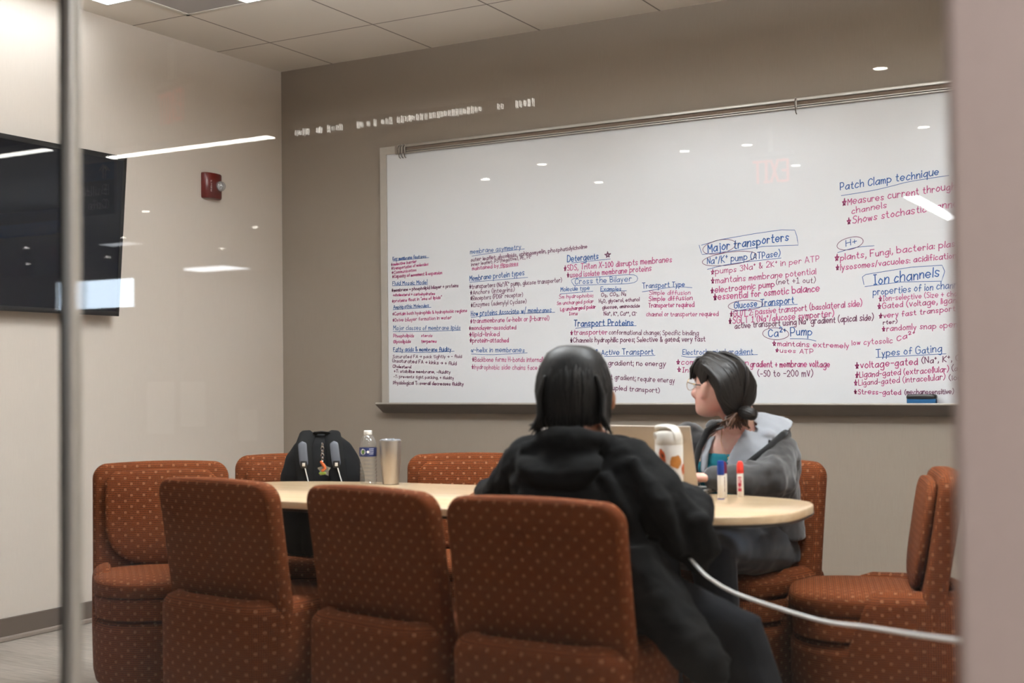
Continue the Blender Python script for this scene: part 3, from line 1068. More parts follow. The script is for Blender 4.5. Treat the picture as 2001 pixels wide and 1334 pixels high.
# map rail along the top: bright lip, tack strip, two ridges
x0 = 0.80
rail = MB().bb(x0, BX1, -0.040, -0.026, BZ1 - 0.014, BZ1 + 0.001, 0.002)
rail.bb(x0, BX1, -0.031, -0.026, BZ1 - 0.031, BZ1 - 0.014, mi=1)
rail.bb(x0, BX1, -0.038, -0.026, BZ1 - 0.036, BZ1 - 0.031, 0.001)
rail.bb(x0, BX1, -0.032, -0.026, BZ1 - 0.040, BZ1 - 0.036, mi=2)
rail.bb(x0, BX1, -0.040, -0.026, BZ1 - 0.0455, BZ1 - 0.040, 0.001)
bpart(rail, 'map_rail', [M['alu'], M['cork'], M['alu_dark']])
bpart(MB().bb(0.787, 0.803, -0.044, -0.026, BZ1 - 0.047, BZ1 + 0.0, 0.004).lathe([(0.006, -0.0455), (0.006, -0.044)], c=(0.795, 0, BZ1 - 0.022), n=12, M=Matrix(((1, 0, 0), (0, 0, 1), (0, 1, 0)))), 'rail_end_cap', M['base_lip'])
# tray
tr = MB()
prof = [(-0.001, 0.941), (-0.03, 0.945), (-0.100, 0.986), (-0.105, 0.993), (-0.100, 0.9985), (-0.092, 0.995), (-0.03, 0.985), (-0.001, 0.985)]
xa, xb = 0.690, BX1
tr.rings([[V((xx, y, z)) for y, z in prof] for xx in (xa, xb)])
bpart(tr, 'marker_tray', M['alu_dark'])
bpart(MB().bb(xa, xb, -0.107, -0.094, 0.9905, 0.9995, 0.003), 'tray_lip', M['alu_flat'])
INK = {'B': M['ink_blue'], 'M': M['ink_magenta'], 'P': M['ink_purple']}
COLN = {'B': 0, 'M': 1, 'P': 2}


def on_board(u, v):
    return (u, -0.0206, v)


for bi, (blk, (texts, lines)) in enumerate(NOTES.items()):
    rnd = random.Random(bi + 11)
    mb = MB()
    for col, ax, az, ex, ez, h, s in texts:
        wd = max(0.0031, 0.128 * h) * rnd.uniform(0.9, 1.15)
        for q in text_strokes(s, ax, az, ex, ez, h, rnd):
            ribbon(mb, q, wd, on_board, COLN[col])
    for col, pts in lines:
        if len(pts) > 2:
            P_ = []
            for i in range(len(pts) - 1):
                a, b, c, d = pts[max(i - 1, 0)], pts[i], pts[i + 1], pts[min(i + 2, len(pts) - 1)]
                tight = len(pts) in (12, 9) and len(pts) != 17
                for s in ((0, 0.5) if tight else (0, 0.25, 0.5, 0.75)):
                    P_.append(tuple((p + (q - p) * s) if tight else 0.5 * (2 * p + (q - o) * s + (2 * o - 5 * p + 4 * q - r) * s * s + (3 * p - o - 3 * q + r) * s ** 3) for o, p, q, r in zip(a, b, c, d)))
            P_.append(pts[-1])
        else:
            P_ = pts
        ribbon(mb, P_, 0.0026, on_board, COLN[col])
    bpart(mb, 'handwriting', [INK['B'], INK['M'], INK['P']], 'marker notes headed ' + blk, smooth=False)
tag(board, 'wide framed whiteboard covered with blue and magenta handwritten notes', 'whiteboard')


def hook(x, tilt=0.0):
    """sprung clip riding on the map rail"""
    root = empty('map_clip', (x, -0.040, BZ1 - 0.022))
    MB().bb(-0.005, 0.005, -0.006, -0.0005, -0.024, 0.024, 0.002).build('body', M['steel'], root)
    MB().tube([(0, -0.006, 0.018), (0, -0.018, 0.004), (0, -0.014, -0.02), (0, -0.004, -0.044), (0, 0.008, -0.048)], 0.0024, 8).build('hook', M['alu_dark'], root)
    return root


for x, lb in ((0.817, 'first metal clip beside the end cap of the whiteboard rail'), (0.834, 'second of three metal clips on the whiteboard rail'),
              (0.851, 'third metal clip at the left of the whiteboard rail')):
    tag(hook(x), lb, 'clip', 'clips on the whiteboard rail')
tag(hook(2.927), 'lone metal clip far along the whiteboard rail', 'clip', 'clips on the whiteboard rail')

er = empty('board_eraser', (3.445, -0.062, 0.997))
MB().bb(-0.058, 0.058, -0.022, 0.022, 0.0, 0.021, 0.003).build('felt_block', plain('blue_felt', (0.06, 0.30, 0.47), 0.9, 0.02, 60), er)
eb = MB()
rs = []
for z, s in ((0.0205, 1.0), (0.028, 1.03), (0.036, 1.0), (0.040, 0.9)):
    rs.append([V((0.060 * s * math.copysign(abs(math.cos(t)) ** 0.4, math.cos(t)), 0.024 * s * math.copysign(abs(math.sin(t)) ** 0.4, math.sin(t)), z)) for t in [2 * PI * i / 28 for i in range(28)]])
eb.rings(rs)
eb.build('handle', M['black'], er)
tag(er, 'blue and black felt eraser lying on the whiteboard tray', 'eraser')

# ------------------------------------------------------------------ screen on the left wall, tipped forward
tv = empty('wall_screen', (0.0, -2.1, 1.80))
A = math.atan2(0.06, 0.80)
rot = Matrix.Rotation(A, 3, 'Y')
TVW, TVH = 1.46, 0.757
tc = V((0.100, -0.015, 0.012))


def tvp(mb, name, mat, smooth=True):
    return mb.build(name, mat, tv, smooth=smooth)


tvp(MB().box(tc + rot @ V((-0.022, 0, 0)), (0.04, TVW, TVH), 0.004, rot=rot), 'casing', M['black'])
bz = MB()
e = 0.022
for dy, dz, sy, sz in ((0, TVH / 2 - e / 2, TVW, e), (0, -TVH / 2 + e / 2, TVW, e), (TVW / 2 - e / 2, 0, e, TVH), (-TVW / 2 + e / 2, 0, e, TVH)):
    bz.box(tc + rot @ V((0.002, dy, dz)), (0.008, sy, sz), 0.002, rot=rot)
tvp(bz, 'bezel', M['black'])
tvp(MB().box(tc + rot @ V((0.0, 0, 0)), (0.006, TVW - 2 * e, TVH - 2 * e), rot=rot), 'display', M['screen'], False)
tvp(MB().bb(0.0005, 0.012, -0.25, 0.25, -0.2, 0.2).bb(0.010, 0.07, -0.06, 0.06, -0.12, 0.12, 0.004), 'wall_mount', M['black'])
tag(tv, 'large dark flat screen tipped forward on the beige wall', 'screen')

# ------------------------------------------------------------------ fire alarm strobe
al = empty('fire_alarm', (0.0, -0.628, 2.149))
red = plain('alarm_red', (0.33, 0.055, 0.04), 0.35, 0.02, 30)
rs = []
for z, s in ((-0.066, 0.9), (-0.06, 1), (0.06, 1), (0.066, 0.93)):
    ring = []
    for y, xx in ((-0.07, 0.001), (-0.07, 0.02), (-0.062, 0.034), (-0.04, 0.042), (0.0, 0.044), (0.04, 0.040), (0.062, 0.03), (0.07, 0.018), (0.07, 0.001)):
        ring.append(V((xx * s if xx > 0.005 else xx, y * (0.5 + 0.5 * s), z)))
    rs.append(ring)
MB().rings(rs).build('housing', red, al)
MB().ell((0.048, 0.028, 0.0), (0.030, 0.030, 0.028), n=18, m=10).build('strobe_dome', clear('strobe_lens', (0.93, 0.93, 0.93), 0.14, 0.02, 0.25, (0.9, 0.9, 0.9)), al)
MB().lathe([(0.024, 0.0), (0.026, 0.008), (0.010, 0.010), (0.004, 0.018)], c=(0.043, 0.028, 0.0), n=16, M=Matrix(((0, 0, 1), (0, 1, 0), (1, 0, 0)))).build('reflector', M['chrome'], al)
MB().tube([(0.050, 0.028, -0.016), (0.064, 0.028, 0.0), (0.050, 0.028, 0.016)], 0.003, 8).build('flash_tube', M['white_plastic'], al)
fm = MB()
rnd = random.Random(1)
for i, ch in enumerate('FIRE'):
    zc = 0.020 - i * 0.0155
    for q in text_strokes(ch, -0.042, zc - 0.006, -0.033, zc - 0.006, 0.0105, rnd, 0.0):
        ribbon(fm, q, 0.0018, lambda u, v: (0.0432 + 0.001 * (u + 0.04) / 0.04, u, v))
fm.build('lettering', M['white_paper'], al, smooth=False)
tag(al, 'red wall-mounted fire alarm with clear strobe on the beige wall', 'fire alarm')

# ------------------------------------------------------------------ signs of the lobby, seen mirrored in the glass
def exit_sign(x, y, z, rz, label, glow):
    r = empty('exit_sign', (x, y, z), rz)
    MB().bb(-0.15, 0.15, 0.0, 0.008, -0.1, 0.1, 0.002).build('panel', M['glass'], r)
    MB().bb(-0.16, 0.16, -0.02, 0.024, 0.1, 0.13, 0.004).build('housing', M['alu_dark'], r)
    MB().bb(-0.012, 0.012, -0.012, 0.012, 0.13, LH - z - 0.002).build('stem', M['white_plastic'], r)
    m_ = MB()
    rr = random.Random(2)
    for q in text_strokes('EXIT', -0.115, -0.07, 0.115, -0.07, 0.14, rr, 0.0):
        ribbon(m_, q, 0.018, lambda u, v: (-u, 0.0095, v))
    m_.build('lettering', emit('lit_exit_red', (1.0, 0.30, 0.16), glow), r, smooth=False)
    tag(r, label, 'sign', 'lit exit signs of the lobby')


exit_sign(1.944, -12.086, 2.50, 0.0, 'red lit EXIT sign of the lobby mirrored faintly in the whiteboard area', 1.7)
exit_sign(0.133, -8.135, 2.48, 0.35, 'red lit EXIT sign of the lobby mirrored faintly above the red alarm', 0.9)
ds = empty('direction_sign', (-1.47, -9.15, 2.33))
ds.scale = (0.62, 0.62, 0.62)
MB().bb(-0.36, 0.36, -0.015, 0.015, -0.28, 0.06, 0.003).build('panel', plain('sign_charcoal', (0.10, 0.10, 0.12), 0.5, 0.01, 20), ds)
MB().bb(-0.36, 0.36, -0.016, 0.017, 0.06, 0.24, 0.003).build('header', plain('sign_blue', (0.06, 0.40, 0.66), 0.5, 0.01, 20), ds)
for sx in (-0.24, 0.24):
    MB().bb(sx - 0.01, sx + 0.01, -0.01, 0.01, 0.24, (LH - 2.33 - 0.002) / 0.62).build('hanger', M['alu'], ds)
m_ = MB()
rr = random.Random(2)
for s, z in (('Building', -0.08), ('Cafe', -0.22)):
    for q in text_strokes(s, -0.28, z, -0.28 + 0.062 * len(s), z, 0.09, rr, 0.0):
        ribbon(m_, q, 0.013, lambda u, v: (-u, 0.0165, v))
for q in ([(-0.24, 0.08), (-0.24, 0.21)], [(-0.29, 0.155), (-0.24, 0.21), (-0.19, 0.155)]):
    ribbon(m_, q, 0.018, lambda u, v: (-u, 0.0185, v))
m_.build('lettering', M['white_paper'], ds, smooth=False)
tag(ds, 'hanging direction sign with a blue header and upward arrow', 'sign')

# ------------------------------------------------------------------ table
TC = V((2.50, -2.275, 0))
TR = 0.045
table = empty('meeting_table', TC, TR)


def sup(a, b, p, n=96):
    return [(a * math.copysign(abs(math.cos(t)) ** (2 / p), math.cos(t)), b * math.copysign(abs(math.sin(t)) ** (2 / p), math.sin(t))) for t in [2 * PI * i / n for i in range(n)]]


A_, B_ = 1.04, 0.40
tp = MB()
rs = []
for z, d in ((0.722, 0.002), (0.722, 0.0), (0.7415, 0.0), (0.745, 0.003)):
    rs.append([V((x, y, z)) for x, y in sup(A_ - d, B_ - d, 3.4)])
tp.rings(rs)
tp.build('tabletop', M['maple'], table, sharp=50)
rs = []
for z, d in ((0.712, 0.012), (0.714, 0.002), (0.7215, -0.0015), (0.7218, 0.003)):
    rs.append([V((x, y, z)) for x, y in sup(A_ - d, B_ - d, 3.4)])
MB().rings(rs).build('edge_band', M['edge'], table)
for sx in (-0.45, 0.45):
    MB().lathe([(0.045, 0.05), (0.045, 0.69), (0.11, 0.70), (0.11, 0.712)], c=(sx, 0, 0), n=24).build('pedestal', M['alu'], table)
    MB().bb(sx - 0.16, sx + 0.16, -0.09, 0.09, 0.0, 0.055, 0.01).build('foot', M['alu'], table)
tag(table, 'long maple meeting table with rounded ends and dark edge band', 'table')


# ------------------------------------------------------------------ chairs
def sgn(x, p):
    return math.copysign(abs(x) ** p, x)


def make_chair():
    root = empty('lounge_chair')
    F = M['fabric']
    n = 72
    # drum base: tall wrap behind, lower in front
    def plan(t, a, b):
        q = math.sin(t)
        pw = 2 / (2.7 if q > 0 else 4.6)
        if q < 0:
            b = b + 0.018
        return sgn(math.cos(t), pw) * a, sgn(q, pw) * b - 0.005

    def top(t):
        s = math.sin(t)                       # -1 is the rear
        k = min(max((s - 0.05) / 0.22, 0), 1)
        k = k * k * (3 - 2 * k)
        return 0.467 - 0.157 * k
    rs = []
    for zf, off in ((None, -0.03), (0.072, -0.022), (0.076, -0.012), (0.09, -0.004), (0.12, 0.0), (0.2, 0.002), (0.29, 0.003), ('t', -0.022, 0.004), ('t', -0.010, 0.001), ('t', -0.002, -0.008), ('t', 0.0, -0.020), ('t', -0.002, -0.034), ('t', -0.010, -0.042), ('t', -0.03, -0.045)) if False else [(0.070, -0.03), (0.073, -0.02), (0.085, -0.008), (0.12, 0.0), (0.2, 0.002), (0.255, 0.003)]:
        rs.append([V((*plan(2 * PI * i / n, 0.250 + off, 0.262 + off), zf)) for i in range(n)])
    for dz, off in ((-0.046, 0.003), (-0.034, 0.001), (-0.022, -0.005), (-0.012, -0.014), (-0.005, -0.026), (-0.001, -0.040), (-0.001, -0.052), (-0.008, -0.060), (-0.03, -0.064)):
        rs.append([V((*plan(2 * PI * i / n, 0.250 + off, 0.262 + off), top(2 * PI * i / n) + dz)) for i in range(n)])
    rs.append([V((*plan(2 * PI * i / n, 0.196, 0.196), 0.27)) for i in range(n)])
    MB().rings(rs).build('skirt', F, root, uv=drumuv, sharp=60)

    # back: leaning slab with rounded corners, slightly bowed
    W0, W1 = 0.250, 0.250                      # half widths bottom / top
    zb, zt = 0.36, 0.82
    cr = 0.055
    out = [(-W0, zb), (W0, zb)]
    for k in range(9):
        a = PI / 2 * k / 8
        out.append((W1 - cr + cr * math.cos(a), zt - cr + cr * math.sin(a)))
    for k in range(7):                          # gently crowned top edge
        u = 1 - 2 * (k + 1) / 8
        out.append((u * (W1 - cr), zt + 0.006 * (1 - u * u)))
    for k in range(9):
        a = PI / 2 + PI / 2 * k / 8
        out.append((-(W1 - cr) + cr * math.cos(a), zt - cr + cr * math.sin(a)))
    dense = []
    for i in range(len(out)):
        a, b = out[i], out[(i + 1) % len(out)]
        m_ = max(1, int(math.hypot(a[0] - b[0], a[1] - b[1]) / 0.05))
        for k in range(m_):
            dense.append((a[0] + (b[0] - a[0]) * k / m_, a[1] + (b[1] - a[1]) * k / m_))

    def slab(pts, yr, yf, cx, cz, grow=0.0, bulge=0.0):
        """rear face at yr, front face at yf (at the foot), leaning back with height"""
        rs = []
        e_ = 0.016
        for k, (t, s) in enumerate(((0.0, 0.6), (0.0, 0.93), (0.12, 0.978), (0.3, 1.0), (0.7, 1.0), (0.88, 0.978), (1.0, 0.93), (1.0, 0.6), (1.0, 0.25))):
            ring = []
            for x, z in pts:
                dx, dz = x - cx, z - cz
                L_ = math.hypot(dx, dz)
                sh = s if s < 0.9 else 1 - (1 - s) * 0.25 / max(L_, 0.05)
                xx, zz = cx + dx * sh, cz + dz * sh
                y = yr + (yf - yr) * t
                y += bulge * (1 - s) * (1 if t > 0.5 else 0)
                y -= (zz - 0.42) * 0.16                  # recline
                y += 0.10 * (xx * xx) * 1.1               # bowed in plan
                ring.append(V((xx, y, zz)))
            rs.append(ring)
        return MB().rings(rs)
    slab(dense, -0.196, -0.128, 0, 0.6).build('backrest', F, root, uv='box', sharp=70)
    # padded U-shaped panel on the front of the back
    cu = []
    for k in range(25):
        a = PI + PI * k / 24
        cu.append((0.205 * sgn(math.cos(a), 0.75), 0.62 + 0.165 * sgn(math.sin(a), 0.75)))
    cu += [(0.207, 0.70), (0.200, 0.765), (0.17, 0.792), (0.10, 0.797), (0.0, 0.798), (-0.10, 0.797), (-0.17, 0.792), (-0.200, 0.765), (-0.207, 0.70)]
    slab(cu, -0.127, -0.097, 0, 0.64, bulge=0.012).build('back_cushion', F, root, uv='box', sharp=70)
    # seat cushion over a seat box
    def pl2(a, b, p, y0, z, n=56):
        return [V((sgn(math.cos(t), 2 / p) * a, sgn(math.sin(t), 2 / p) * b + y0, z)) for t in [2 * PI * i / n for i in range(n)]]
    MB().rings([pl2(0.235, 0.215, 2.8, 0.03, 0.387), pl2(0.246, 0.226, 2.8, 0.03, 0.390), pl2(0.248, 0.232, 2.8, 0.03, 0.402), pl2(0.248, 0.232, 2.8, 0.03, 0.425), pl2(0.246, 0.226, 2.8, 0.03, 0.439),
                pl2(0.22, 0.20, 2.6, 0.03, 0.450), pl2(0.15, 0.14, 2.4, 0.03, 0.456), pl2(0.06, 0.06, 2, 0.03, 0.458)]).build('seat', F, root, uv='box', sharp=70)
    MB().rings([pl2(0.22, 0.20, 2.8, 0.028, 0.305), pl2(0.244, 0.224, 2.8, 0.028, 0.312), pl2(0.246, 0.226, 2.8, 0.028, 0.378), pl2(0.234, 0.214, 2.8, 0.028, 0.388)]).build('seat_box', F, root, uv='box', sharp=70)
    for a in (45, 135, 225, 315):
        cx, cy = 0.165 * math.cos(math.radians(a)), 0.165 * math.sin(math.radians(a))
        c = MB()
        for s in (-0.012, 0.012):
            c.lathe([(0.006, s - 0.008), (0.026, s - 0.008), (0.030, s - 0.003), (0.030, s + 0.003), (0.026, s + 0.008), (0.006, s + 0.008)], c=(cx, cy, 0.030), n=20, M=Matrix(((0, 0, 1), (0, 1, 0), (1, 0, 0))))
        c.lathe([(0.012, 0.03), (0.012, 0.072)], c=(cx, cy, 0), n=12)
        c.build('caster', M['rubber'], root)
    return root


def facing(dx, dy):
    return math.atan2(-dx, dy)


CHAIRS = [
    # x, y, facing, label
    (1.305, -2.432, (0.70, -0.70), 'rust patterned armless chair at the left end of the table, against the beige wall'),
    (1.46, -1.83, (0.62, -0.78), 'rust patterned armless chair behind the table, with the black backpack on its seat'),
    (2.065, -1.56, (0.45, -0.89), 'empty rust patterned armless chair behind the table, right of the steel tumbler'),
    (1.94, -2.65, (0.13, 0.99), 'rust patterned armless chair seen from behind, first from the left on the near side'),
    (2.565, -2.715, (0.22, 0.97), 'rust patterned armless chair seen from behind, middle of three on the near side'),
    (3.085, -2.81, (0.05, 1.0), 'rust patterned armless chair carrying the person in the black hoodie'),
    (3.07, -1.48, (-0.22, -0.97), 'rust patterned armless chair carrying the person in the grey hoodie'),
    (3.59, -1.642, (-0.965, -0.262), 'empty rust patterned armless chair turned sideways at the right end of the table'),
]
ch0 = None
for x, y, f, lb in CHAIRS:
    if ch0 is None:
        ch0 = c = make_chair()
    else:
        c = copy_tree(ch0)
    c.location = (x, y, 0)
    c.rotation_euler = (0, 0, facing(*f))
    tag(c, lb, 'chair', 'rust upholstered chairs around the table')

# ------------------------------------------------------------------ things on the table
TZ = 0.7452
# clear water bottle
bt = empty('water_bottle', (1.905, -2.01, TZ))
prof = [(0.026, 0.0), (0.0305, 0.004), (0.031, 0.012)]
for k in range(6):
    z = 0.018 + k * 0.0135
    prof += [(0.0312, z), (0.0288, z + 0.004), (0.0288, z + 0.0065), (0.0312, z + 0.0105)]
prof += [(0.0312, 0.098), (0.0312, 0.134), (0.0305, 0.142), (0.026, 0.160), (0.019, 0.172), (0.0125, 0.177), (0.0125, 0.182)]
inner = [(max(r - 0.0015, 0.004), z + 0.001) for r, z in prof]
MB().lathe(prof, n=36, cap=False).build('bottle_body', M['pet'], bt)
MB().lathe([(0.0317, 0.100), (0.0319, 0.101), (0.0319, 0.131), (0.0317, 0.132)], n=36, cap=False).build('label_wrap', plain('label_blue', (0.09, 0.16, 0.38), 0.4, 0.03, 60), bt)
lm = MB()
for ang, r_, mi in ((-0.5, 0.0105, 0), (-0.5, 0.0065, 1), (0.12, 0.0048, 0)):
    rs_ = []
    for i in range(20):
        t = 2 * PI * i / 20
        a_ = -PI / 2 + 0.45 + ang + r_ * math.cos(t) / 0.0319
        rad_ = 0.0321 + 0.0001 * mi
        rs_.append((rad_ * math.cos(a_), rad_ * math.sin(a_), 0.117 + r_ * math.sin(t)))
    lm.add(rs_, [tuple(range(20))], mi)
for k, z in enumerate((0.127, 0.121, 0.115, 0.109)):
    for i in range(4):
        a0, a1 = -PI / 2 + 0.72 + i * 0.14, -PI / 2 + 0.82 + i * 0.14
        lm.add([(0.0321 * math.cos(a), 0.0321 * math.sin(a), zz) for a, zz in ((a0, z), (a1, z), (a1, z + 0.0016), (a0, z + 0.0016))], [(0, 1, 2, 3)], 0)
lm.build('label_print', [M['white_paper'], plain('label_green', (0.35, 0.52, 0.20), 0.5, 0.05, 60)], bt, smooth=False)
MB().lathe([(0.0145, 0.178), (0.0150, 0.180), (0.0150, 0.191), (0.0140, 0.193), (0.004, 0.1935)], n=30).build('cap', M['white_plastic'], bt)
tag(bt, 'clear plastic water bottle with white cap and blue label on the table', 'bottle')

# steel tumbler
tb = empty('steel_tumbler', (1.985, -1.985, TZ))
MB().lathe([(0.026, 0.0), (0.0285, 0.001), (0.0295, 0.004), (0.0315, 0.04), (0.0375, 0.085), (0.0390, 0.155), (0.0385, 0.157), (0.036, 0.157), (0.034, 0.10), (0.028, 0.01)], n=48).build('cup', M['steel'], tb)
MB().lathe([(0.0365, 0.1562), (0.0385, 0.158), (0.0385, 0.1605), (0.034, 0.162), (0.033, 0.1595), (0.004, 0.1595)], n=40).bb(-0.010, 0.010, -0.008, 0.012, 0.159, 0.164, 0.002).build('lid', clear('lid_clear', (0.85, 0.87, 0.88), 0.12, 0.08, 0.35, (0.85, 0.87, 0.9)), tb)
tag(tb, 'brushed steel tumbler with clear lid next to the water bottle', 'tumbler')

# flip-top flask with printed flowers
fl = empty('insulated_flask', (3.178, -2.345, TZ))
MB().lathe([(0.034, 0.0), (0.0365, 0.003), (0.0395, 0.02), (0.0405, 0.10), (0.0405, 0.178), (0.0400, 0.1795)], n=48).build('body', M['white_plastic'], fl)
MB().lathe([(0.0398, 0.180), (0.0402, 0.182), (0.0402, 0.194), (0.0396, 0.1965), (0.0385, 0.208), (0.034, 0.217), (0.022, 0.220), (0.004, 0.2205)], n=48).build('lid', M['cream'], fl)
RF = Matrix.Rotation(math.radians(-25), 4, 'Z')
hd = MB()
sec = []
for u, z, wv, th in ((-0.044, 0.224, 0.014, 0.006), (-0.036, 0.228, 0.022, 0.0085), (-0.014, 0.2315, 0.025, 0.0075), (0.010, 0.2315, 0.021, 0.0055), (0.026, 0.225, 0.017, 0.005), (0.037, 0.210, 0.015, 0.004), (0.040, 0.198, 0.013, 0.0035)):
    sec.append((RF @ V((u, 0, z)), (RF.to_3x3() @ V((0, wv, 0))), (RF.to_3x3() @ V((0.0, 0, th)))))
hd.sect(sec, n=20, p=3)
hd.build('flip_spout', M['cream'], fl)
MB().box(RF @ V((-0.018, -0.034, 0.206)), (0.012, 0.010, 0.020), 0.003, rot=RF.to_3x3()).build('latch', M['cream'], fl)
fm = MB()
A0 = math.atan2(-3.7, 1.41)


def decal(ca, cz, outline, mi, lift):
    n_ = len(outline)
    mx_, mz_ = sum(x for x, z in outline) / n_, sum(z for x, z in outline) / n_
    vs = []
    for q in (1.0, 0.72, 0.42, 0.0):
        for x, z in (outline if q else [(mx_, mz_)]):
            x, z = mx_ + (x - mx_) * q, mz_ + (z - mz_) * q
            a_ = ca + x / 0.0405
            zz = cz + z
            rr_ = (0.0405 if zz > 0.1 else 0.0395 + 0.001 * max(0, (zz - 0.02)) / 0.08) + 0.0004 + lift
            vs.append(V((rr_ * math.cos(a_), rr_ * math.sin(a_), zz)))
    fs = [(k * n_ + i, k * n_ + (i + 1) % n_, (k + 1) * n_ + (i + 1) % n_, (k + 1) * n_ + i) for k in range(2) for i in range(n_)]
    fs += [(2 * n_ + i, 2 * n_ + (i + 1) % n_, 3 * n_) for i in range(n_)]
    fm.add(vs, fs, mi)


def blob(rx, rz, tilt, wob, seed):
    r_ = random.Random(seed)
    out = []
    for i in range(22):
        t = 2 * PI * i / 22
        k = 1 + wob * math.sin(5 * t + seed) + r_.uniform(-0.05, 0.05)
        x, z = rx * k * math.cos(t), rz * k * math.sin(t)
        out.append((x * math.cos(tilt) - z * math.sin(tilt), x * math.sin(tilt) + z * math.cos(tilt)))
    return out


for ca, cz, rx, rz, ti, mi, sd in ((-0.50, 0.150, 0.0085, 0.021, 0.35, 0, 1), (-0.47, 0.150, 0.003, 0.007, 0.35, 2, 2), (0.52, 0.132, 0.019, 0.019, 0.2, 1, 3), (-0.42, 0.108, 0.013, 0.012, 0.0, 0, 4),
                                   (-0.40, 0.108, 0.005, 0.005, 0, 2, 5), (0.03, 0.090, 0.011, 0.014, -0.5, 0, 6), (0.05, 0.088, 0.003, 0.006, -0.5, 2, 15), (0.45, 0.082, 0.009, 0.010, 0, 1, 7), (0.5, 0.055, 0.011, 0.010, 0.3, 0, 8), (-0.3, 0.060, 0.012, 0.011, 0, 1, 9),
                                   (-0.92, 0.115, 0.004, 0.012, 0.2, 2, 10), (-1.2, 0.08, 0.012, 0.012, 0, 0, 11), (1.3, 0.11, 0.012, 0.016, 0, 0, 12), (2.2, 0.12, 0.015, 0.015, 0, 1, 13), (3.1, 0.09, 0.012, 0.015, 0, 0, 14)):
    decal(A0 + ca, cz, blob(rx, rz, ti, 0.07 if mi < 2 else 0.03, sd), mi, 0.0001 * sd)
fm.build('flower_print', [plain('rust_petal', (0.74, 0.32, 0.12), 0.5, 0.08, 200), plain('ochre_petal', (0.70, 0.45, 0.16), 0.5, 0.08, 200), plain('dark_pistil', (0.20, 0.12, 0.10), 0.5, 0.05, 200)], fl, smooth=False)
tag(fl, 'white flip-top flask printed with orange and ochre flowers, before the laptop', 'bottle')


# whiteboard markers standing on the table
def marker(x, y, rz, capc, band, label, capkind):
    r = empty('board_marker', (x, y, TZ), rz)
    MB().lathe([(0.0095, 0.0), (0.0102, 0.001), (0.0102, 0.072), (0.0098, 0.074)], n=28).build('barrel', M['white_plastic'], r)
    cm = plain('marker_cap', capc, 0.35, 0.02, 60)
    c_ = MB()
    if capkind == 'round':
        c_.lathe([(0.0105, 0.074), (0.0108, 0.076), (0.0104, 0.104), (0.0100, 0.116), (0.0092, 0.118), (0.003, 0.118)], n=28)
    else:
        c_.lathe([(0.0105, 0.074), (0.0108, 0.076), (0.0104, 0.096), (0.0098, 0.103), (0.007, 0.110), (0.003, 0.112)], n=12)
    c_.build('cap', cm, r)
    if band is None:
        MB().lathe([(0.0104, 0.0), (0.0106, 0.0012), (0.0104, 0.003)], n=28, cap=False).build('end_ring', cm, r)
    if band is not None:
        bm_ = plain('marker_label', band, 0.5, 0.02, 60)
        a0, a1 = -0.75, 0.35
        lb_ = MB()
        for i in range(10):
            q = [a0 + (a1 - a0) * (i + k) / 10 - PI / 2 for k in (0, 1)]
            lb_.add([(0.01035 * math.cos(a), 0.01035 * math.sin(a), z) for a, z in ((q[0], 0.018), (q[1], 0.018), (q[1], 0.064), (q[0], 0.064))], [(0, 1, 2, 3)])
        lb_.build('label_band', bm_, r)
        t_ = MB()
        rr_ = random.Random(5)
        for q in text_strokes('EXPO', 0.028, -0.004, 0.060, -0.004, 0.0075, rr_, 0.0):
            ribbon(t_, q, 0.0017, lambda u, v: (0.0105 * math.cos(-v / 0.0105 - 0.2 - PI / 2), 0.0105 * math.sin(-v / 0.0105 - 0.2 - PI / 2), u))
        t_.build('lettering', M['white_paper'], r, smooth=False)
    tag(r, label, 'marker', 'whiteboard markers standing on the table')


RZ = math.atan2(1.35, 4.0)
marker(3.232, -2.050, RZ + 0.3, (0.05, 0.22, 0.56), None, 'blue-capped white board marker standing foremost of three on the table', 'round')
marker(3.219, -1.985, RZ, (0.40, 0.07, 0.22), (0.30, 0.13, 0.17), 'maroon-capped white board marker standing close behind the blue one', 'facet')
marker(3.262, -1.955, RZ, (0.86, 0.24, 0.20), (0.74, 0.12, 0.25), 'red-capped white board marker standing apart on the right', 'facet')

# laptops
def laptop(x, y, rz, wd, dp, ht, open_deg, label, lidm, screen):
    r = empty('laptop', (x, y, TZ), rz)            # hinge at the origin, keyboard towards +y
    b_ = MB().box((0, dp / 2, 0.0095), (wd, dp, 0.013), 0.004)
    b_.build('base', M['alu'], r)
    k_ = MB()
    for j in range(5):
        for i in range(13):
            k_.box((-wd * 0.43 + i * wd * 0.072, 0.035 + j * 0.0185, 0.0168), (wd * 0.06, 0.0155, 0.002), 0.0006, 1)
    k_.build('keyboard', M['black'], r)
    MB().bb(-0.06, 0.06, dp * 0.62, dp * 0.95, 0.0158, 0.0166).build('trackpad', M['steel'], r)
    p_ = MB()
    for yy in (0.05, 0.075, 0.11):
        p_.bb(wd / 2 - 0.0006, wd / 2 + 0.0004, yy, yy + 0.014, 0.0075, 0.0115)
    p_.build('port', M['black'], r)
    a = math.radians(open_deg - 90)
    R_ = Matrix.Rotation(a, 3, 'X')
    MB().box(V((0, 0, 0.010)) + R_ @ V((0, 0.002, ht / 2)), (wd, 0.007, ht), 0.003, rot=R_).build('lid', lidm, r)
    MB().box(V((0, 0, 0.010)) + R_ @ V((0, 0.0058, ht / 2)), (wd - 0.014, 0.001, ht - 0.018), rot=R_).build('display', screen, r, smooth=False)
    tag(r, label, 'laptop')
    return r


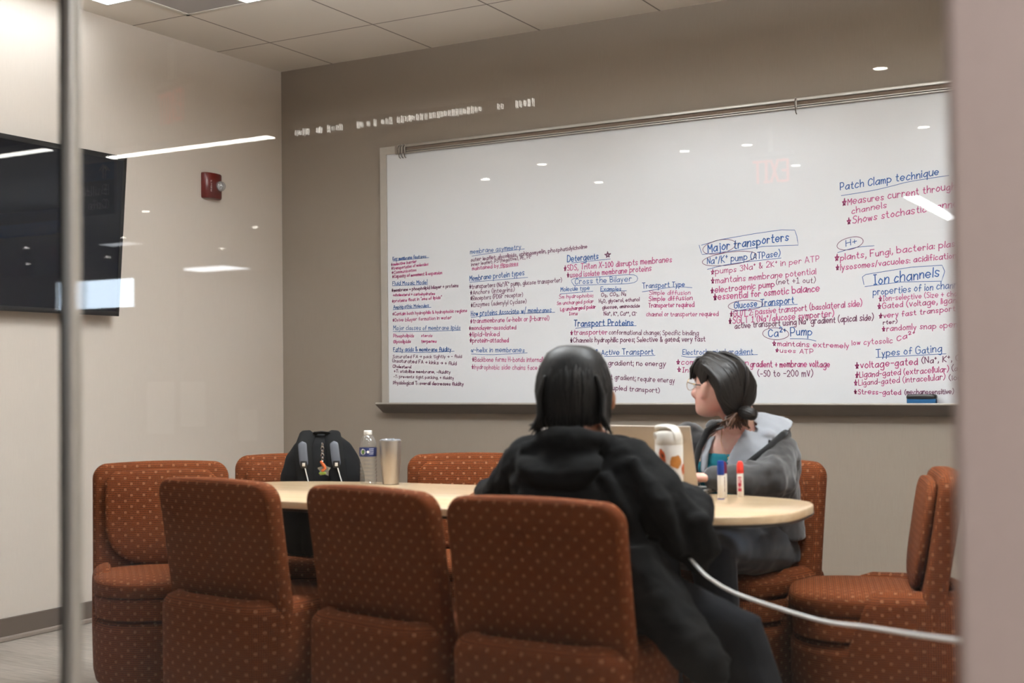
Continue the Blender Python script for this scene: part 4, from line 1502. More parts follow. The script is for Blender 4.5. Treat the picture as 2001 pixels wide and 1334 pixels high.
LIDM = plain('champagne_lid', (0.70, 0.655, 0.605), 0.45, 0.012, 60, Metallic=0.2)
scr1 = emit('lit_screen', (0.80, 0.85, 0.95), 0.7)
lp = laptop(2.952, -1.985, -0.03, 0.375, 0.205, 0.222, 107, 'open champagne laptop of the person in the grey hoodie, its lid to the camera', LIDM, scr1)
st = MB()
for ox, oz, sd, rx, rz_ in ((0.118, 0.090, 1, 0.010, 0.007), (0.106, 0.058, 2, 0.013, 0.016), (0.128, 0.045, 4, 0.011, 0.009)):
    a = math.radians(17)
    R_ = Matrix.Rotation(a, 3, 'X')
    pts = [V((0, 0, 0.010)) + R_ @ V((ox + x, -0.0019, oz + z)) for x, z in blob(rx, rz_, 0.5, 0.3, sd)]
    c_ = sum(pts, V()) / len(pts)
    st.add(pts + [c_], [(i, (i + 1) % 22, 22) for i in range(22)])
st.build('sticker', M['white_paper'], lp, smooth=False)

scr2 = emit('lit_document', (1.0, 0.94, 0.90), 0.95)
laptop(2.80, -2.25, PI - 0.06, 0.265, 0.21, 0.222, 102, 'open laptop with a pale lit page, in front of the person in the black hoodie', LIDM, scr2)

# white charging cable hanging from the table's near side to the right
cb = MB()
cp = [(3.30, -2.66, 0.70), (3.40, -2.78, 0.655), (3.461, -2.862, 0.636), (3.484, -2.88, 0.627), (3.525, -2.885, 0.607), (3.601, -2.92, 0.592), (3.772, -2.984, 0.569), (3.926, -3.172, 0.597), (4.071, -3.411, 0.634), (4.208, -3.688, 0.681), (4.29, -3.86, 0.705), (4.45, -4.10, 0.74), (4.55, -4.30, 0.76)]
sp_ = []
for i in range(len(cp) - 1):
    p0, p1, p2, p3 = [V(cp[min(max(i + k, 0), len(cp) - 1)]) for k in (-1, 0, 1, 2)]
    for s in (0, 0.2, 0.4, 0.6, 0.8):
        sp_.append(0.5 * (2 * p1 + (p2 - p0) * s + (2 * p0 - 5 * p1 + 4 * p2 - p3) * s * s + (3 * p1 - p0 - 3 * p2 + p3) * s ** 3))
sp_.append(V(cp[-1]))
o = cb.tube(sp_, 0.0042, 10).build('charging_cable', M['white_plastic'])
tag(o, 'white charging cable stretched from under the table towards the pillar', 'cable')

# ------------------------------------------------------------------ backpack on the chair
BP = V((1.585, -1.845, 0.458))
bp = empty('backpack', BP, math.atan2(-0.30, 0.954) * -1 + 0.25)
navy = knit('navy_nylon', (0.011, 0.016, 0.027), 0.006, 500, 0.85, 0.0, 0.25)
bm_ = MB()
secs = []
for z, a, b, y0 in ((0.0, 0.12, 0.07, 0), (0.012, 0.150, 0.095, 0), (0.08, 0.163, 0.105, 0), (0.20, 0.168, 0.105, 0.0), (0.30, 0.160, 0.10, 0.005), (0.37, 0.140, 0.088, 0.012), (0.42, 0.108, 0.07, 0.018), (0.448, 0.070, 0.045, 0.022), (0.458, 0.03, 0.02, 0.022)):
    secs.append(((0, y0, z), (a, 0, 0), (0, b, 0)))
bm_.sect(secs, n=40, p=2.8)
bm_.ell((-0.13, 0.03, 0.16), (0.06, 0.08, 0.14)).ell((0.13, 0.03, 0.14), (0.05, 0.08, 0.12))
sculpt(bm_, 'bag_body', navy, 0.008, 4, parent=bp, disp=((0.09, 0.010),))
strapm = knit('black_webbing', (0.011, 0.013, 0.018), 0.005, 400, 0.85, 0.0, 0.1)
for s, top_x, low_x in ((-1, -0.07, -0.045), (1, 0.05, 0.085)):
    pts = [(top_x * 0.8, -0.02, 0.452), (top_x, -0.075, 0.41), (top_x + (low_x - top_x) * 0.3, -0.105, 0.33), (top_x + (low_x - top_x) * 0.7, -0.118, 0.22), (low_x, -0.118, 0.10), (low_x, -0.10, 0.03)]
    sm_ = MB().tube(pts, 0.032, 12, flat=0.28, up=(0, -1, 0.25))
    so = sm_.build('shoulder_strap', strapm, bp)
    MB().tube([(top_x, -0.094, 0.418), (top_x + (low_x - top_x) * 0.12, -0.106, 0.385), (top_x + (low_x - top_x) * 0.25, -0.113, 0.352)], 0.0165, 10, flat=0.2, up=(0, -1, 0.25)).build('pad', plain('grey_pad', (0.26, 0.27, 0.30), 0.6, 0.03, 90), so)
    MB().box((top_x + (low_x - top_x) * 0.26, -0.118, 0.347), (0.024, 0.007, 0.028), 0.003).build('buckle', M['black'], so)
    MB().box((top_x + (low_x - top_x) * 0.26, -0.1225, 0.347), (0.011, 0.002, 0.013), 0.0008).build('buckle_plate', M['cream'], so)
    MB().tube([(top_x + (low_x - top_x) * 0.3 + 0.004, -0.120, 0.332), (top_x + (low_x - top_x) * 0.5 + 0.012, -0.126, 0.28), (low_x + 0.018, -0.130, 0.20), (low_x + 0.022, -0.130, 0.10)], 0.0022, 8).build('cord', M['white_plastic'], so)
MB().tube([(-0.03, 0.0, 0.452), (-0.026, -0.02, 0.462), (0.0, -0.03, 0.464), (0.022, -0.02, 0.461), (0.026, 0.0, 0.452)], 0.010, 10, flat=0.5).build('top_handle', strapm, bp)
tag(bp, 'black backpack with grey strap pads propped up on the chair behind the table', 'backpack')
kc = empty('keychain', BP + Matrix.Rotation(bp.rotation_euler.z, 3, 'Z') @ V((0.008, -0.130, 0.345)), bp.rotation_euler.z)
ck = MB()
for i in range(5):
    z = 0.075 - i * 0.013
    ck.tube([(0.005 * math.cos(t) * (1 if i % 2 else 0.5), 0.004 * math.cos(t) * (0.3 if i % 2 else 1), z + 0.009 * math.sin(t)) for t in [2 * PI * k / 12 for k in range(13)]], 0.0013, 6, round_ends=False)
ck.build('chain', M['chrome'], kc)
star = [((0.027 if i % 2 == 0 else 0.017) * math.cos(PI / 2 + i * PI / 5), (0.027 if i % 2 == 0 else 0.017) * math.sin(PI / 2 + i * PI / 5)) for i in range(10)]
MB().prism(star, -0.003, 0.003, M=Matrix(((1, 0, 0, 0.006), (0, 0, -1, 0), (0, 1, 0, -0.018), (0, 0, 0, 1)))).build('charm', M['acrylic'], kc, smooth=False)
MB().tube([(-0.004, -0.004, 0.012), (0.004, -0.0045, 0.0), (0.010, -0.005, -0.012), (0.0, -0.0045, -0.020)], 0.0055, 8).build('orange_figure', plain('orange_print', (0.75, 0.36, 0.16), 0.5, 0.06, 90), kc)
MB().ell((0.0, -0.004, -0.030), (0.014, 0.003, 0.006)).build('green_print', plain('green_print', (0.52, 0.60, 0.22), 0.5, 0.06, 90), kc)
tag(kc, 'clear star keychain with orange and green print hanging on the backpack', 'keychain')

# ------------------------------------------------------------------ people
SLICES = [  # height, face front, back, half width  (head space: y forward, z up, ear level at 0)
    (0.1125, 0.00, -0.045, 0.018), (0.104, 0.042, -0.070, 0.045), (0.086, 0.068, -0.088, 0.061), (0.060, 0.083, -0.097, 0.0705), (0.034, 0.0895, -0.100, 0.0745),
    (0.016, 0.0885, -0.100, 0.0745), (-0.002, 0.084, -0.097, 0.0725), (-0.022, 0.086, -0.090, 0.0695), (-0.042, 0.0875, -0.078, 0.0655), (-0.060, 0.0875, -0.060, 0.0605),
    (-0.078, 0.0855, -0.038, 0.0535), (-0.094, 0.0840, -0.008, 0.0450), (-0.105, 0.078, 0.012, 0.0340), (-0.112, 0.064, 0.028, 0.018)]


class Frame:
    def __init__(self, c, f, tilt=0.0, s=1.0):
        self.s = s
        f = V((f[0], f[1], 0)).normalized()
        r = V((f.y, -f.x, 0))
        u = V((0, 0, 1))
        self.c = V(c)
        self.M = Matrix((r, f * math.cos(tilt) + u * math.sin(tilt), u * math.cos(tilt) - f * math.sin(tilt))).transposed()

    def __call__(self, x, y, z):
        return self.c + self.M @ V((x, y, z)) * self.s


def head_shapes(mb, fr, k=1.0):
    rs = []
    for z, yf, yb, w_ in SLICES:
        ring = []
        for i in range(32):
            t = 2 * PI * i / 32
            s, c = math.sin(t), math.cos(t)
            y = (yf + yb) / 2 + (yf - yb) / 2 * sgn(s, 0.88)
            pw = 0.86 if s < 0 else 0.80
            x = w_ * sgn(c, pw) * (1 - 0.16 * max(s, 0) ** 2)
            ring.append(fr(x * k, y * k, z * k))
        rs.append(ring)
    mb.rings(rs)

    def e_(c, r):
        mb.ell(fr(*[q * k for q in c]), tuple(q * k * fr.s for q in r), rot=fr.M, n=16, m=10)
    # nose, lips, brow, chin, cheeks, ears
    secs = []
    for z, y, a, b in ((0.018, 0.084, 0.008, 0.008), (0.000, 0.090, 0.008, 0.010), (-0.016, 0.098, 0.0095, 0.012), (-0.027, 0.104, 0.012, 0.0135), (-0.036, 0.100, 0.0125, 0.012), (-0.041, 0.092, 0.009, 0.008)):
        secs.append((fr(0, y * k, z * k), fr.M @ V((a * k * fr.s, 0, 0)), fr.M @ V((0, b * k * fr.s, 0))))
    mb.sect(secs, n=16, p=2)
    for s in (-1, 1):
        e_((s * 0.0125, 0.092, -0.035), (0.0065, 0.010, 0.006))
        e_((s * 0.031, 0.079, 0.020), (0.022, 0.008, 0.006))
        e_((s * 0.042, 0.064, -0.028), (0.022, 0.022, 0.020))
        e_((s * 0.0775, -0.006, 0.000), (0.009, 0.019, 0.033))
        e_((s * 0.0825, -0.014, 0.014), (0.007, 0.015, 0.020))
        e_((s * 0.0765, 0.001, -0.027), (0.007, 0.010, 0.012))
    e_((0, 0.0895, -0.056), (0.021, 0.0075, 0.0045))
    e_((0, 0.0885, -0.066), (0.018, 0.0075, 0.0050))
    e_((0, 0.0825, -0.094), (0.018, 0.012, 0.013))


def hand_shapes(mb, wrist, dirv, palm_n, side, curl=0.5, k=1.0):
    """palm, four jointed fingers and a thumb; palm_n points out of the palm; side +1 puts the thumb along dirv x palm_n"""
    d = V(dirv).normalized()
    nrm = V(palm_n)
    nrm = (nrm - d * nrm.dot(d)).normalized()
    sd = d.cross(nrm) * side
    w_ = V(wrist)
    mb.sect([(w_ - d * 0.01 * k, sd * 0.024 * k, nrm * 0.019 * k), (w_ + d * 0.02 * k, sd * 0.031 * k, nrm * 0.016 * k), (w_ + d * 0.055 * k, sd * 0.039 * k, nrm * 0.0145 * k),
             (w_ + d * 0.085 * k, sd * 0.040 * k, nrm * 0.012 * k), (w_ + d * 0.093 * k, sd * 0.036 * k, nrm * 0.008 * k)], n=20, p=2.4)
    for i, (off, L, r) in enumerate(((0.0305, 0.070, 0.0082), (0.0105, 0.079, 0.0084), (-0.0100, 0.073, 0.0080), (-0.0300, 0.057, 0.0072))):
        p = w_ + d * 0.082 * k + sd * off * k
        dd = (d + sd * off * 1.6).normalized()
        pts = [p]
        for j, (fr_, an) in enumerate(((0.45, 0.5), (0.32, 1.0), (0.23, 0.8))):
            a = curl * an * (1 + 0.08 * i)
            dd = (dd * math.cos(a) + nrm * math.sin(a)).normalized()
            p = p + dd * L * fr_ * k
            pts.append(p)
        mb.tube(pts, [r * k, r * 0.95 * k, r * 0.88 * k, r * 0.75 * k], 10)
    p = w_ + d * 0.022 * k + sd * 0.026 * k + nrm * 0.004 * k
    d1 = (d * 0.75 + sd * 0.72 + nrm * 0.3).normalized()
    d2 = (d * 0.95 + sd * 0.25 + nrm * 0.35).normalized()
    mb.tube([p - d1 * 0.006 * k, p + d1 * 0.034 * k, p + d1 * 0.034 * k + d2 * 0.028 * k, p + d1 * 0.034 * k + d2 * 0.05 * k], [0.0135 * k, 0.0105 * k, 0.0095 * k, 0.0075 * k], 10)


def lerp(a, b, t):
    return V(a) * (1 - t) + V(b) * t


def limb(mb, pts, r, n=14, grow=0.0):
    mb.tube(pts, [q + grow for q in r], n)


def strands(mb, roots, tips, rnd, r0=0.006, seg=6, sag=0.0, curl=0.0):
    for a, b in zip(roots, tips):
        a, b = V(a), V(b)
        pts = []
        side = V((rnd.uniform(-1, 1), rnd.uniform(-1, 1), 0)) * curl
        for i in range(seg + 1):
            t = i / seg
            pts.append(a.lerp(b, t) + V((0, 0, -sag * math.sin(PI * t))) + side * math.sin(PI * t))
        mb.tube(pts, [r0 * (1 - 0.75 * (i / seg) ** 1.5) for i in range(seg + 1)], 6)


# ---------- person in the black hoodie, back to the glass
O1 = V((3.085, -2.80, 0))
SK1 = skin_mat('warm_brown_skin', (0.60, 0.41, 0.29), (0.55, 0.35, 0.25))
H1 = Frame((3.022, -2.655, 1.082), (-0.33, 0.94), -0.12)
b1 = MB()
head_shapes(b1, H1)
b1.ell(H1(0.103, 0.020, -0.020), (0.010, 0.017, 0.028), rot=H1.M).ell(H1(0.092, 0.016, -0.02), (0.010, 0.010, 0.018), rot=H1.M)
b1.tube([(3.075, -2.705, 0.945), (3.058, -2.690, 0.99), (3.035, -2.668, 1.035)], [0.062, 0.053, 0.052], 16)
TORSO1 = [((3.10, -2.79, 0.48), (0.165, 0, 0), (0, 0.12, 0)), ((3.10, -2.80, 0.56), (0.168, 0, 0), (0, 0.115, 0)), ((3.095, -2.79, 0.66), (0.145, 0, 0), (0, 0.10, 0.01)),
          ((3.085, -2.765, 0.77), (0.155, 0.01, 0), (0, 0.105, 0.02)), ((3.075, -2.74, 0.86), (0.165, 0.015, 0), (0, 0.10, 0.03)), ((3.07, -2.72, 0.925), (0.125, 0.012, 0), (0, 0.075, 0.03)), ((3.07, -2.705, 0.965), (0.06, 0.006, 0), (0, 0.05, 0.02))]
b1.sect(TORSO1)
LA1 = [(2.925, -2.735, 0.895), (2.865, -2.705, 0.845), (2.80, -2.665, 0.795), (2.735, -2.60, 0.785), (2.675, -2.53, 0.784)]
RA1 = [(3.215, -2.715, 0.895), (3.30, -2.745, 0.81), (3.385, -2.745, 0.725), (3.33, -2.61, 0.775), (3.25, -2.47, 0.79)]
AR = [0.052, 0.047, 0.041, 0.036, 0.026]
limb(b1, LA1, AR)
limb(b1, RA1, AR)
hand_shapes(b1, LA1[-1], (-0.45, 0.85, -0.02), (0.1, 0, -1), 1, 0.35)
hand_shapes(b1, RA1[-1], (-0.93, 0.36, 0.0), (0, 0, -1), -1, 0.35)
LL1 = [(3.0, -2.78, 0.535), (2.99, -2.58, 0.54), (2.98, -2.37, 0.535), (2.98, -2.36, 0.33), (2.98, -2.40, 0.10)]
RL1 = [(3.18, -2.80, 0.535), (3.33, -2.74, 0.515), (3.485, -2.67, 0.455), (3.555, -2.70, 0.28), (3.56, -2.72, 0.10)]
LR = [0.088, 0.078, 0.060, 0.052, 0.036]
limb(b1, LL1, LR)
limb(b1, RL1, LR)
for an, d in ((LL1[-1], (0, 1, 0)), (RL1[-1], (0.3, 0.95, 0))):
    d = V(d).normalized()
    b1.tube([V(an) + V((0, 0, -0.02)) - d * 0.03, V(an) + V((0, 0, -0.045)) + d * 0.05, V(an) + V((0, 0, -0.055)) + d * 0.13], [0.04, 0.036, 0.026], 12)
p1 = sculpt(b1, 'person', SK1, 0.0055, 3, loc=O1)
tag(p1, 'person in a black hoodie with short dark hair, sitting with the back to the camera', 'person')

HOOD = knit('black_fleece', (0.017, 0.021, 0.027), 0.007, 260, 0.92, 0.0, 0.6)
c1 = MB()
g = 0.024
c1.sect([(c, V(a) * (1 + g / V(a).length), V(b) * (1 + g / V(b).length)) for c, a, b in TORSO1[1:-1]] + [((3.07, -2.708, 0.945), (0.078, 0.008, 0), (0, 0.066, 0.02))])
AG = [0.082, 0.082, 0.078, 0.066, 0.046]
limb(c1, LA1[:4] + [lerp(LA1[3], LA1[4], 0.72)], [0.072, 0.068, 0.060, 0.054, 0.042])
limb(c1, [(3.20, -2.715, 0.885), (3.30, -2.74, 0.80), (3.375, -2.735, 0.715), (3.345, -2.63, 0.765), (3.275, -2.51, 0.79)], AG)
c1.ell((3.21, -2.72, 0.875), (0.085, 0.075, 0.07)).ell((2.94, -2.735, 0.875), (0.075, 0.07, 0.065))
# heavy sleeve folds by the right elbow and shoulder blade
c1.tube([(3.25, -2.79, 0.90), (3.33, -2.815, 0.80), (3.38, -2.80, 0.68)], [0.02, 0.028, 0.02], 8)
c1.tube([(3.18, -2.815, 0.86), (3.25, -2.835, 0.77), (3.29, -2.83, 0.68)], [0.018, 0.025, 0.018], 8)
c1.tube([(3.42, -2.77, 0.75), (3.425, -2.75, 0.69), (3.40, -2.74, 0.645)], [0.03, 0.045, 0.035], 8)
c1.tube([(2.93, -2.80, 0.91), (2.95, -2.835, 0.85), (3.02, -2.85, 0.81)], [0.014, 0.018, 0.014], 8)
# hood lying on the shoulders
hp = []
for k in range(17):
    a = math.radians(205 + 310 * k / 16 - 90 - 25)
    hp.append((3.066 + 0.098 * math.cos(a), -2.715 + 0.085 * math.sin(a), 0.932 - 0.022 * math.sin(a)))
c1.tube(hp, [0.026 + 0.014 * math.sin(PI * k / 16) for k in range(17)], 12)
c1.sect([((3.06, -2.795, 0.938), (0.085, 0, 0), (0, 0.030, 0.012)), ((3.06, -2.825, 0.908), (0.125, 0, 0), (0, 0.034, 0.014)), ((3.06, -2.845, 0.885), (0.120, 0, 0), (0, 0.030, 0.010)), ((3.06, -2.850, 0.85), (0.085, 0, 0), (0, 0.024, 0.006)), ((3.06, -2.848, 0.825), (0.04, 0, 0), (0, 0.014, 0.0))])
c1.tube([(2.985, -2.80, 0.945), (2.95, -2.80, 0.925), (2.935, -2.79, 0.90)], [0.02, 0.028, 0.02], 10)
# open side of the jacket hanging over the seat
c1.sect([((3.25, -2.83, 0.70), (0.075, -0.02, 0), (0.02, 0.07, 0)), ((3.30, -2.86, 0.60), (0.085, -0.03, 0), (0.02, 0.062, 0)), ((3.385, -2.90, 0.51), (0.095, -0.03, 0.0), (0.02, 0.052, 0)),
         ((3.455, -2.93, 0.445), (0.085, -0.03, 0), (0.015, 0.042, 0)), ((3.485, -2.94, 0.405), (0.060, -0.02, 0), (0.012, 0.030, 0)), ((3.49, -2.94, 0.385), (0.03, -0.01, 0), (0.008, 0.016, 0))])
c1.tube([(3.33, -2.80, 0.64), (3.43, -2.87, 0.53), (3.525, -2.925, 0.445)], [0.024, 0.026, 0.02], 8)
sculpt(c1, 'hoodie', HOOD, 0.0075, 3, parent=None, loc=O1, disp=((0.085, 0.022), (0.03, 0.006))).parent = p1
bpy.data.objects['hoodie'].location = (0, 0, 0)
DEN1 = knit('dark_denim', (0.03, 0.044, 0.072), 0.012, 700, 0.85, 0.0, 0.5)
t1 = MB()
t1.sect([(TORSO1[0][0], V((0.176, 0, 0)), V((0, 0.13, 0))), ((3.10, -2.79, 0.52), (0.178, 0, 0), (0, 0.13, 0)), ((3.10, -2.80, 0.60), (0.165, 0, 0), (0, 0.118, 0))])
limb(t1, LL1, [0.098, 0.088, 0.073, 0.066, 0.056])
limb(t1, RL1, [0.098, 0.092, 0.076, 0.068, 0.056])
o = sculpt(t1, 'trousers', DEN1, 0.008, 3, loc=O1, disp=((0.1, 0.012),))
o.parent = p1
o.location = (0, 0, 0)
for an, d in ((LL1[-1], (0, 1, 0)), (RL1[-1], (0.3, 0.95, 0))):
    d = V(d).normalized()
    sh = MB().tube([V(an) + V((0, 0, -0.03)) - d * 0.035, V(an) + V((0, 0, -0.05)) + d * 0.05, V(an) + V((0, 0, -0.06)) + d * 0.15], [0.05, 0.046, 0.036], 14)
    o = sh.build('shoe', M['black'], p1, loc=O1)
    o.location = (0, 0, 0)

HAIR1 = hair_mat('dark_hair', (0.022, 0.02, 0.021), (0.05, 0.043, 0.04), 0.5)


def hair_cap(mb, fr, rows, n=36):
    rs = []
    for z, yf, yb, w_, tl in rows:
        ring = []
        for i in range(n):
            t = 2 * PI * i / n
            s, c = math.sin(t), math.cos(t)
            y = (yf + yb) / 2 + (yf - yb) / 2 * s
            x = w_ * sgn(c, 0.9)
            ring.append(fr(x, y, z + tl * s))
        rs.append(ring)
    mb.rings(rs)


h1 = MB()
hair_cap(h1, H1, [(0.127, 0.0, -0.03, 0.02, 0), (0.122, 0.045, -0.075, 0.05, 0.0), (0.106, 0.078, -0.105, 0.075, 0.0), (0.078, 0.094, -0.122, 0.0915, 0.002), (0.045, 0.094, -0.128, 0.099, 0.01), (0.015, 0.075, -0.128, 0.1005, 0.03),
                  (-0.02, 0.035, -0.123, 0.094, 0.03), (-0.055, 0.010, -0.112, 0.086, 0.025), (-0.085, 0.0, -0.100, 0.078, 0.012), (-0.105, -0.02, -0.092, 0.066, 0.005), (-0.115, -0.035, -0.085, 0.05, 0.0)])
rnd = random.Random(21)
for k in range(230):
    a = rnd.uniform(-0.35, PI + 0.35)             # around the back
    ex, ey = math.cos(a), -math.sin(a)
    z0 = rnd.uniform(0.0, 0.115)
    q0 = math.sqrt(max(0.02, 1 - (z0 / 0.135) ** 2))
    zl = -0.105 + 0.02 * abs(ex) + rnd.uniform(-0.022, 0.018)
    pts = []
    tw = rnd.uniform(-0.12, 0.12)
    fl_ = rnd.random() < 0.35
    for i in range(8):
        t = i / 7
        z = z0 + (zl - z0) * t
        zz = max(-1, min(1, z / 0.133))
        if z > 0:
            q = math.sqrt(max(0.02, 1 - zz * zz)) ** 0.9
        else:
            q = 1 - 0.30 * (-z / 0.12) ** 1.6
        e_ = rnd.uniform(0.0, 0.002) + (0.016 * max(0, t - 0.75) * 4 * abs(ex) if fl_ else 0)
        a2 = a + tw * t
        pts.append(H1(math.cos(a2) * (0.099 * q + e_), -0.015 - math.sin(a2) * (0.112 * q + e_), z))
    r0 = rnd.uniform(0.0045, 0.008)
    h1.tube(pts, [r0 * 0.7, r0, r0, r0, r0 * 0.95, r0 * 0.85, r0 * 0.6, r0 * 0.2], 6)
# flicked ends at both sides
for sx, dz in ((-1, 0.0), (1, 0.0)):
    for k in range(0 if sx < 0 else 4, 10):
        y = -0.02 - 0.012 * k * 0.8
        h1.tube([H1(sx * 0.070, y, 0.03), H1(sx * 0.086, y, -0.02), H1(sx * 0.085, y - 0.004, -0.075), H1(sx * (0.090 + rnd.uniform(0, 0.012)), y - 0.006, -0.102 + rnd.uniform(-0.008, 0.006)), H1(sx * (0.108 + rnd.uniform(-0.012, 0.006)), y - 0.006, -0.112 + rnd.uniform(-0.012, 0.012))], [0.006, 0.0075, 0.0075, 0.006, 0.0015], 6)
# front locks swept over the brow
for k in range(26):
    x = -0.075 + 0.006 * k
    h1.tube([H1(x * 0.35, 0.02, 0.124), H1(x * 0.75, 0.080, 0.095), H1(x, 0.100 - 0.35 * x * x / 0.08, 0.055), H1(x * 1.06, 0.100 - 0.55 * x * x / 0.08, 0.022 + rnd.uniform(-0.01, 0.008))], [0.008, 0.009, 0.008, 0.002], 6)
o = h1.build('hair', HAIR1, p1, loc=O1, sharp=80)
o.location = (0, 0, 0)
for sx in (-1, 1):
    em = MB().ell(H1(sx * 0.031, 0.0765, 0.002), (0.0125, 0.0125, 0.0125), n=16, m=10)
    o = em.build('eye', plain('eye_white', (0.88, 0.86, 0.84), 0.2, 0.01), p1, loc=O1)
    o.location = (0, 0, 0)
wr = V(LA1[-1])
wd = (wr - V(LA1[3])).normalized()
bc = MB()
bx = wd.cross(V((0, 0, 1))).normalized()
bz_ = bx.cross(wd)
bc.tube([wr - wd * 0.004 + (bx * math.cos(t) + bz_ * math.sin(t)) * 0.0295 for t in [2 * PI * k / 20 for k in range(21)]], 0.0055, 8, round_ends=False)
o = bc.build('bracelet', M['chrome'], p1, loc=O1)
o.location = (0, 0, 0)

# ---------- person in the grey hoodie, at the far side, head turned to the board
O2 = V((3.10, -1.45, 0))
SK2 = skin_mat('fair_skin', (0.84, 0.665, 0.595), (0.80, 0.55, 0.49))
H2 = Frame((3.100, -1.672, 1.080), (-0.895, 0.445), 0.17, 0.92)
b2 = MB()
head_shapes(b2, H2)
b2.tube([(3.150, -1.575, 0.895), (3.150, -1.58, 0.945), (3.145, -1.615, 1.0), (3.128, -1.65, 1.035)], [0.075, 0.060, 0.055, 0.056], 18)
TORSO2 = [((3.10, -1.42, 0.48), (0.18, 0, 0), (0, 0.13, 0)), ((3.10, -1.42, 0.56), (0.18, 0, 0), (0, 0.125, 0)), ((3.11, -1.45, 0.66), (0.155, 0, 0), (0, 0.11, 0.0)),
          ((3.12, -1.52, 0.77), (0.165, 0.01, 0), (0, 0.115, 0.02)), ((3.13, -1.555, 0.845), (0.165, 0.012, 0), (0, 0.105, 0.03)), ((3.14, -1.57, 0.895), (0.145, 0.012, 0), (0, 0.080, 0.02)), ((3.145, -1.575, 0.935), (0.085, 0.006, 0), (0, 0.058, 0.01))]
b2.sect(TORSO2)
b2.ell((3.055, -1.625, 0.795), (0.062, 0.05, 0.06)).ell((3.18, -1.63, 0.79), (0.062, 0.05, 0.06))
LA2 = [(3.262, -1.565, 0.865), (3.278, -1.64, 0.812), (3.285, -1.735, 0.782), (3.23, -1.81, 0.784), (3.145, -1.868, 0.795)]
RA2 = [(2.955, -1.57, 0.905), (2.935, -1.64, 0.83), (2.90, -1.72, 0.785), (2.94, -1.79, 0.790), (2.985, -1.845, 0.798)]
limb(b2, LA2, AR)
limb(b2, RA2, AR)
hand_shapes(b2, LA2[-1], (-0.85, -0.40, 0.05), (0, 0, -1), -1, 0.42, 0.95)
hand_shapes(b2, RA2[-1], (0.35, -0.55, 0.0), (0, 0, -1), 1, 0.42, 0.95)
LL2 = [(3.19, -1.44, 0.535), (3.17, -1.70, 0.56), (3.15, -1.90, 0.555), (3.16, -1.87, 0.33), (3.17, -1.80, 0.10)]
RL2 = [(3.01, -1.44, 0.535), (2.98, -1.70, 0.56), (2.96, -1.90, 0.555), (2.96, -1.87, 0.33), (2.95, -1.80, 0.10)]
limb(b2, LL2, LR)
limb(b2, RL2, LR)
for an in (LL2[-1], RL2[-1]):
    b2.tube([V(an) + V((0, 0.03, -0.02)), V(an) + V((0, -0.05, -0.045)), V(an) + V((0, -0.13, -0.055))], [0.04, 0.036, 0.026], 12)
p2 = sculpt(b2, 'person', SK2, 0.005, 3, loc=O2)
tag(p2, 'person in a grey zip hoodie and teal top with glasses, head turned towards the board', 'person')


def own(o, par):
    o.parent = par
    o.location = (0, 0, 0)
    return o


TEAL = knit('teal_jersey', (0.05, 0.42, 0.47), 0.03, 500, 0.8, 0.1, 0.2)
q2 = MB()
q2.sect([(c, V(a) * 1.045, V(b) * 1.07) for c, a, b in TORSO2[2:4]] + [((3.128, -1.550, 0.835), (0.158, 0.012, 0), (0, 0.122, 0.035)), ((3.130, -1.558, 0.862), (0.132, 0.01, 0), (0, 0.117, 0.035)), ((3.130, -1.560, 0.886), (0.108, 0.01, 0), (0, 0.106, 0.03))])
q2.ell((3.055, -1.630, 0.788), (0.066, 0.0535, 0.060)).ell((3.18, -1.635, 0.783), (0.066, 0.0535, 0.060))
own(sculpt(q2, 'tank_top', TEAL, 0.006, 4, loc=O2), p2)
GREY = knit('grey_fleece', (0.205, 0.203, 0.206), 0.03, 240, 0.93, 0.35, 0.6)
LIGHT = knit('pale_grey_lining', (0.59, 0.60, 0.62), 0.03, 240, 0.9, 0.3, 0.4)
DARK = knit('charcoal_band', (0.10, 0.105, 0.11), 0.015, 240, 0.9, 0.2, 0.2)
# jacket: back and sides of the trunk plus both sleeves; open in front
j2 = MB()
BK = []
for c, a, b in TORSO2[1:]:
    c, a, b = V(c), V(a), V(b)
    ring_o, ring_i = [], []
    k0 = 1.0
    top_ = c.z > 0.92
    half = math.radians(150 if c.z < 0.7 else (128 if c.z < 0.8 else (116 if c.z < 0.87 else (104 if not top_ else 95))))
    for i in range(25):
        t = PI / 2 - half + 2 * half * i / 24
        d = a * sgn(math.cos(t), 0.9) + b * sgn(math.sin(t), 0.9)
        ring_o.append(c + d * (1 + 0.036 / d.length))
        ring_i.append(c + d * (1 + 0.008 / d.length))
    BK.append(ring_o + ring_i[::-1])
j2.rings(BK)
limb(j2, LA2[:4] + [lerp(LA2[3], LA2[4], 0.95)], [0.066, 0.070, 0.070, 0.056, 0.042])
limb(j2, RA2[:4] + [lerp(RA2[3], RA2[4], 0.9)], [0.066, 0.066, 0.062, 0.054, 0.042])
j2.ell((3.250, -1.560, 0.858), (0.072, 0.078, 0.062)).ell((2.995, -1.57, 0.88), (0.066, 0.072, 0.062))
for pts, r in (([(3.28, -1.68, 0.85), (3.305, -1.74, 0.83), (3.295, -1.79, 0.815)], [0.02, 0.03, 0.02]), ([(3.27, -1.74, 0.835), (3.235, -1.79, 0.828), (3.20, -1.825, 0.82)], [0.014, 0.022, 0.014]),
               ([(3.30, -1.62, 0.80), (3.33, -1.69, 0.77), (3.32, -1.755, 0.76)], [0.024, 0.034, 0.024]), ([(3.23, -1.65, 0.84), (3.25, -1.68, 0.79), (3.24, -1.69, 0.75)], [0.02, 0.026, 0.02])):
    j2.tube(pts, r, 8)
own(sculpt(j2, 'hoodie', GREY, 0.007, 3, loc=O2, disp=((0.07, 0.016), (0.03, 0.006))), p2)
